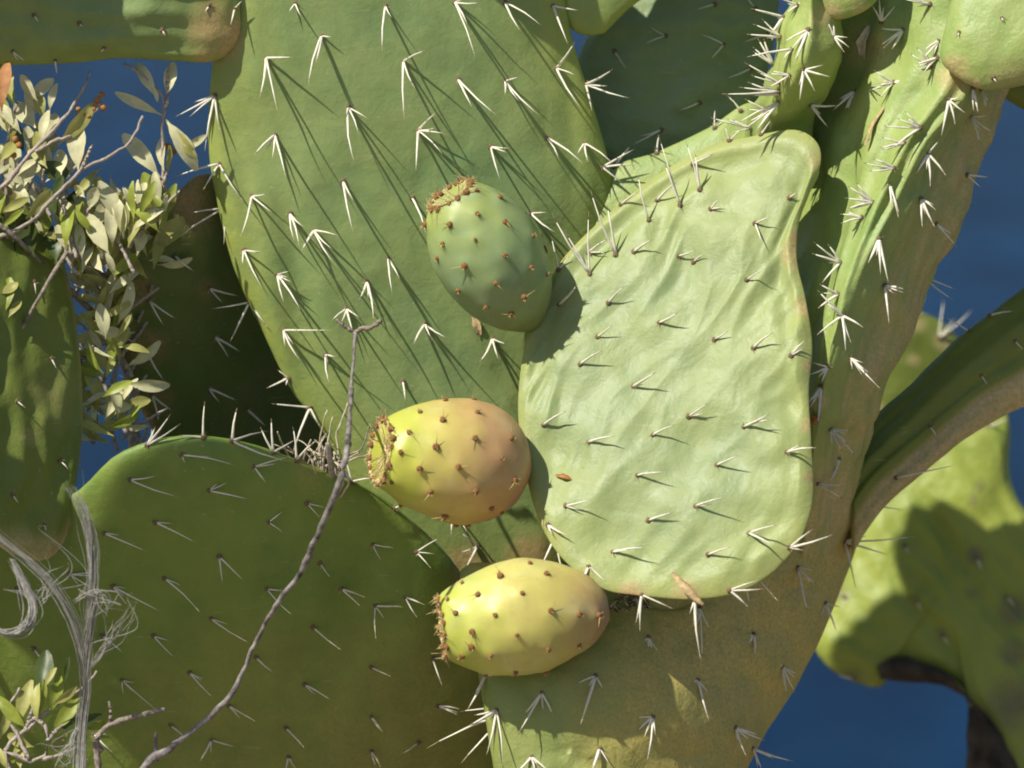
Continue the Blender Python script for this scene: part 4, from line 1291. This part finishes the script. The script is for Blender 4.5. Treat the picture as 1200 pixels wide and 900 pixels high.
def strands(name, base, n, spread, r, wander, lo=0.0, hi=1.0):
    """Fine dry fibres following one line, each with its own drift, start and end."""
    v, f, ix = [], [], []
    core = open_spline([(x, y, z) for (x, y, z, q) in base], 60)
    wid = open_spline([(q, 0, 0) for (x, y, z, q) in base], 60)
    for k in range(n):
        a, rad = rnd(0, 6.283), abs(random.gauss(0, spread))
        ox, oz = rad * math.cos(a), rad * math.sin(a)
        t0, t1 = (rnd(lo, lo + 0.25), rnd(hi - 0.3, hi)) if k % 3 else (lo, hi)
        i0, i1 = int(t0 * 59), max(int(t1 * 59), int(t0 * 59) + 8)
        amp = wander * rnd(0.4, 1.0) * (3.0 if k % 11 == 0 else 1.0)
        pts = []
        for i in range(i0, min(i1, 59) + 1):
            p, q = core[i], wid[i].x
            tw = i * 0.05 + k
            pts.append((p.x + q * (ox * math.cos(i * 0.07) - oz * math.sin(i * 0.07)) + amp * ns(tw, k * 3.1, 0.5) * q,
                        p.y + 0.5 * amp * ns(tw, k * 1.7, 9.5) * q, p.z + q * (oz * math.cos(i * 0.07) + ox * math.sin(i * 0.07))))
        m = len(pts)
        w = r * rnd(0.5, 1.4)
        cone_tube(v, f, ix, [U(*p) for p in pts], [PU * w * max(0.25, min(1, i / 5, (m - 1 - i) / 7)) for i in range(m)], 4, 0)
    o = make_obj(name, v, f, M['fibre'], fib)
    o['kind'] = 'stuff'
    return o


strands('fibre_strand', [(fbx, fby + 20, fbz, 1.0), (98, 1200, -105, 1.0), (95, 920, -115, 1), (97, 850, -120, 0.9), (101, 795, -140, 0.55), (92, 745, -165, 1), (74, 705, -185, 1.2), (50, 672, -195, 1.1), (24, 650, -195, 1.0), (0, 632, -195, 1.3), (-40, 600, -195, 1.6)], 70, 3.3, 0.5, 6, 0.05)
strands('fibre_strand', [(14, 655, -195, 1), (32, 690, -195, 1.1), (38, 715, -195, 0.9), (28, 736, -192, 1), (8, 742, -190, 1.2), (-30, 730, -190, 1.4)], 50, 3.4, 0.5, 6)
strands('fibre_strand', [(100, 800, -140, 0.5), (104, 745, -168, 1.2), (109, 690, -195, 1.1), (107, 635, -205, 0.9), (98, 598, -215, 1.1), (82, 572, -220, 1.6)], 34, 3.6, 0.42, 8)
strands('fibre_strand', [(104, 785, -150, 0.6), (118, 764, -165, 1.4), (138, 742, -180, 2), (158, 708, -195, 2)], 12, 3.0, 0.42, 12)
strands('fibre_strand', [(88, 706, -190, 1.0), (108, 692, -195, 2), (124, 700, -198, 2.4), (118, 728, -195, 3)], 10, 3.0, 0.4, 8)
strands('fibre_strand', [(96, 850, -120, 1), (84, 872, -118, 2.5), (72, 905, -115, 3.5)], 12, 2.5, 0.42, 8)
strands('fibre_strand', [(36, 716, -192, 1), (54, 690, -190, 3), (66, 655, -190, 4)], 9, 2.5, 0.4, 16)


# dry grass wedged between the pads
gr0 = U(385, 450, 560)
tuft = thing('dry_grass_tuft', (gr0.x, gr0.y, ground_z(gr0.x, gr0.y)), 'tangle of pale dry grass stalks wedged between the dark pad and the broad pad', 'dry grass')
tbx, tby = screen(WORLD_LOC[tuft.name]); tbz = depth_units(WORLD_LOC[tuft.name])
twig_mesh('stem', tuft, [(tbx, tby + 20, tbz + 60), (390, 1300, 520), (400, 900, 330), (396, 640, 90), (388, 548, -20), (384, 520, -40)], 5, 3.5, M['bark_pale'], n=50, seed=81)
for k in range(26):
    x0, y0 = rnd(330, 425), rnd(535, 565)
    a, L = rnd(-2.7, -0.5), rnd(25, 75)
    z0, z1 = rnd(-40, 30), rnd(-40, 30)
    x1, y1 = x0 + L * math.cos(a), y0 + L * math.sin(a)
    bend = rnd(-14, 14)
    twig_mesh('stalk', tuft, [(386 + (x0 - 386) * 0.3, 590, 10), (x0, y0, z0), ((x0 + x1) / 2 + bend, (y0 + y1) / 2 + rnd(-4, 8), (z0 + z1) / 2), (x1 + bend * rnd(0, 1.5), y1 + rnd(0, 12), z1)],
              rnd(1.0, 2.4), rnd(0.5, 1.0), random.choice((M['grass'], M['grass'], M['bark_pale'])), n=18, seed=90 + k, seg=5, knots=0.15)


# ------------------------------------------------------------------ small dry bits lying on the pads
def dry_bit(name, label, cat, on, x, y, ang, L, w, mat, lift=3.0):
    h, n = surf_point(on, x, y)
    t = (RIGHT * math.cos(ang) - UP * math.sin(ang))
    t = (t - n * t.dot(n)).normalized()
    s = n.cross(t)
    v, f = [], []
    K = 9
    for side in (0, 1):
        for i in range(K):
            u = i / (K - 1)
            hw = PU * w * (math.sin(math.pi * (0.06 + 0.88 * u)) ** 0.7) * (1 + 0.5 * ns(i * 0.9, x, 0))
            c = h + t * (PU * L * (u - 0.5)) + n * (PU * (0.6 + lift * (0.5 - 0.5 * math.cos(u * 5.5)))) + s * (PU * w * 0.6 * ns(u * 3, x, 4))
            for k in (-1, 0, 1):
                v.append(c + s * (hw * k) + n * (hw * 0.5 * abs(k)) - n * (PU * 0.9 * side))
    m = 3 * K
    for side in (0, 1):
        for i in range(K - 1):
            for k in (0, 1):
                a = side * m + i * 3 + k
                q = (a, a + 1, a + 4, a + 3)
                f.append(q if side == 0 else q[::-1])
    for i in range(K - 1):
        for k in (0, 2):
            a = i * 3 + k
            f.append((a, a + 3, a + 3 + m, a + m))
    o = make_obj(name, v, f, mat, None)
    o['label'] = label
    o['category'] = cat
    return o


dry_bit('dry_petal', 'curled tan dry petal hanging on the lower rim of the pale wrinkled pad', 'dry petal', C, 806, 690, 0.75, 52, 5, M['straw'], 5)
dry_bit('dry_flake', 'tiny rusty shrivelled flake on the pale pad beside the orange fruit', 'dry flake', C, 661, 560, 0.45, 22, 2.6, M['bud'], 4)
dry_bit('dry_flake', 'small pale tan flake lying on the broad green pad under the green fruit', 'dry flake', A, 558, 382, 1.15, 24, 5, M['straw'], 2)
dry_bit('dry_husk', 'whitish papery husk stuck in the crook at the top of the tall stem', 'dry husk', D, 1016, 52, -1.05, 46, 7, M['papery'], 6)
dry_bit('dry_strip', 'narrow orange-tan dry strip hanging on the lit flank of the tall stem', 'dry strip', D, 1027, 146, 1.5, 62, 3.2, M['straw'], 3)
dry_bit('dry_flake', 'rusty clot on the rim of the tall stem below its lowest fork', 'dry flake', D, 955, 488, 0.3, 14, 6, M['bud'], 5)
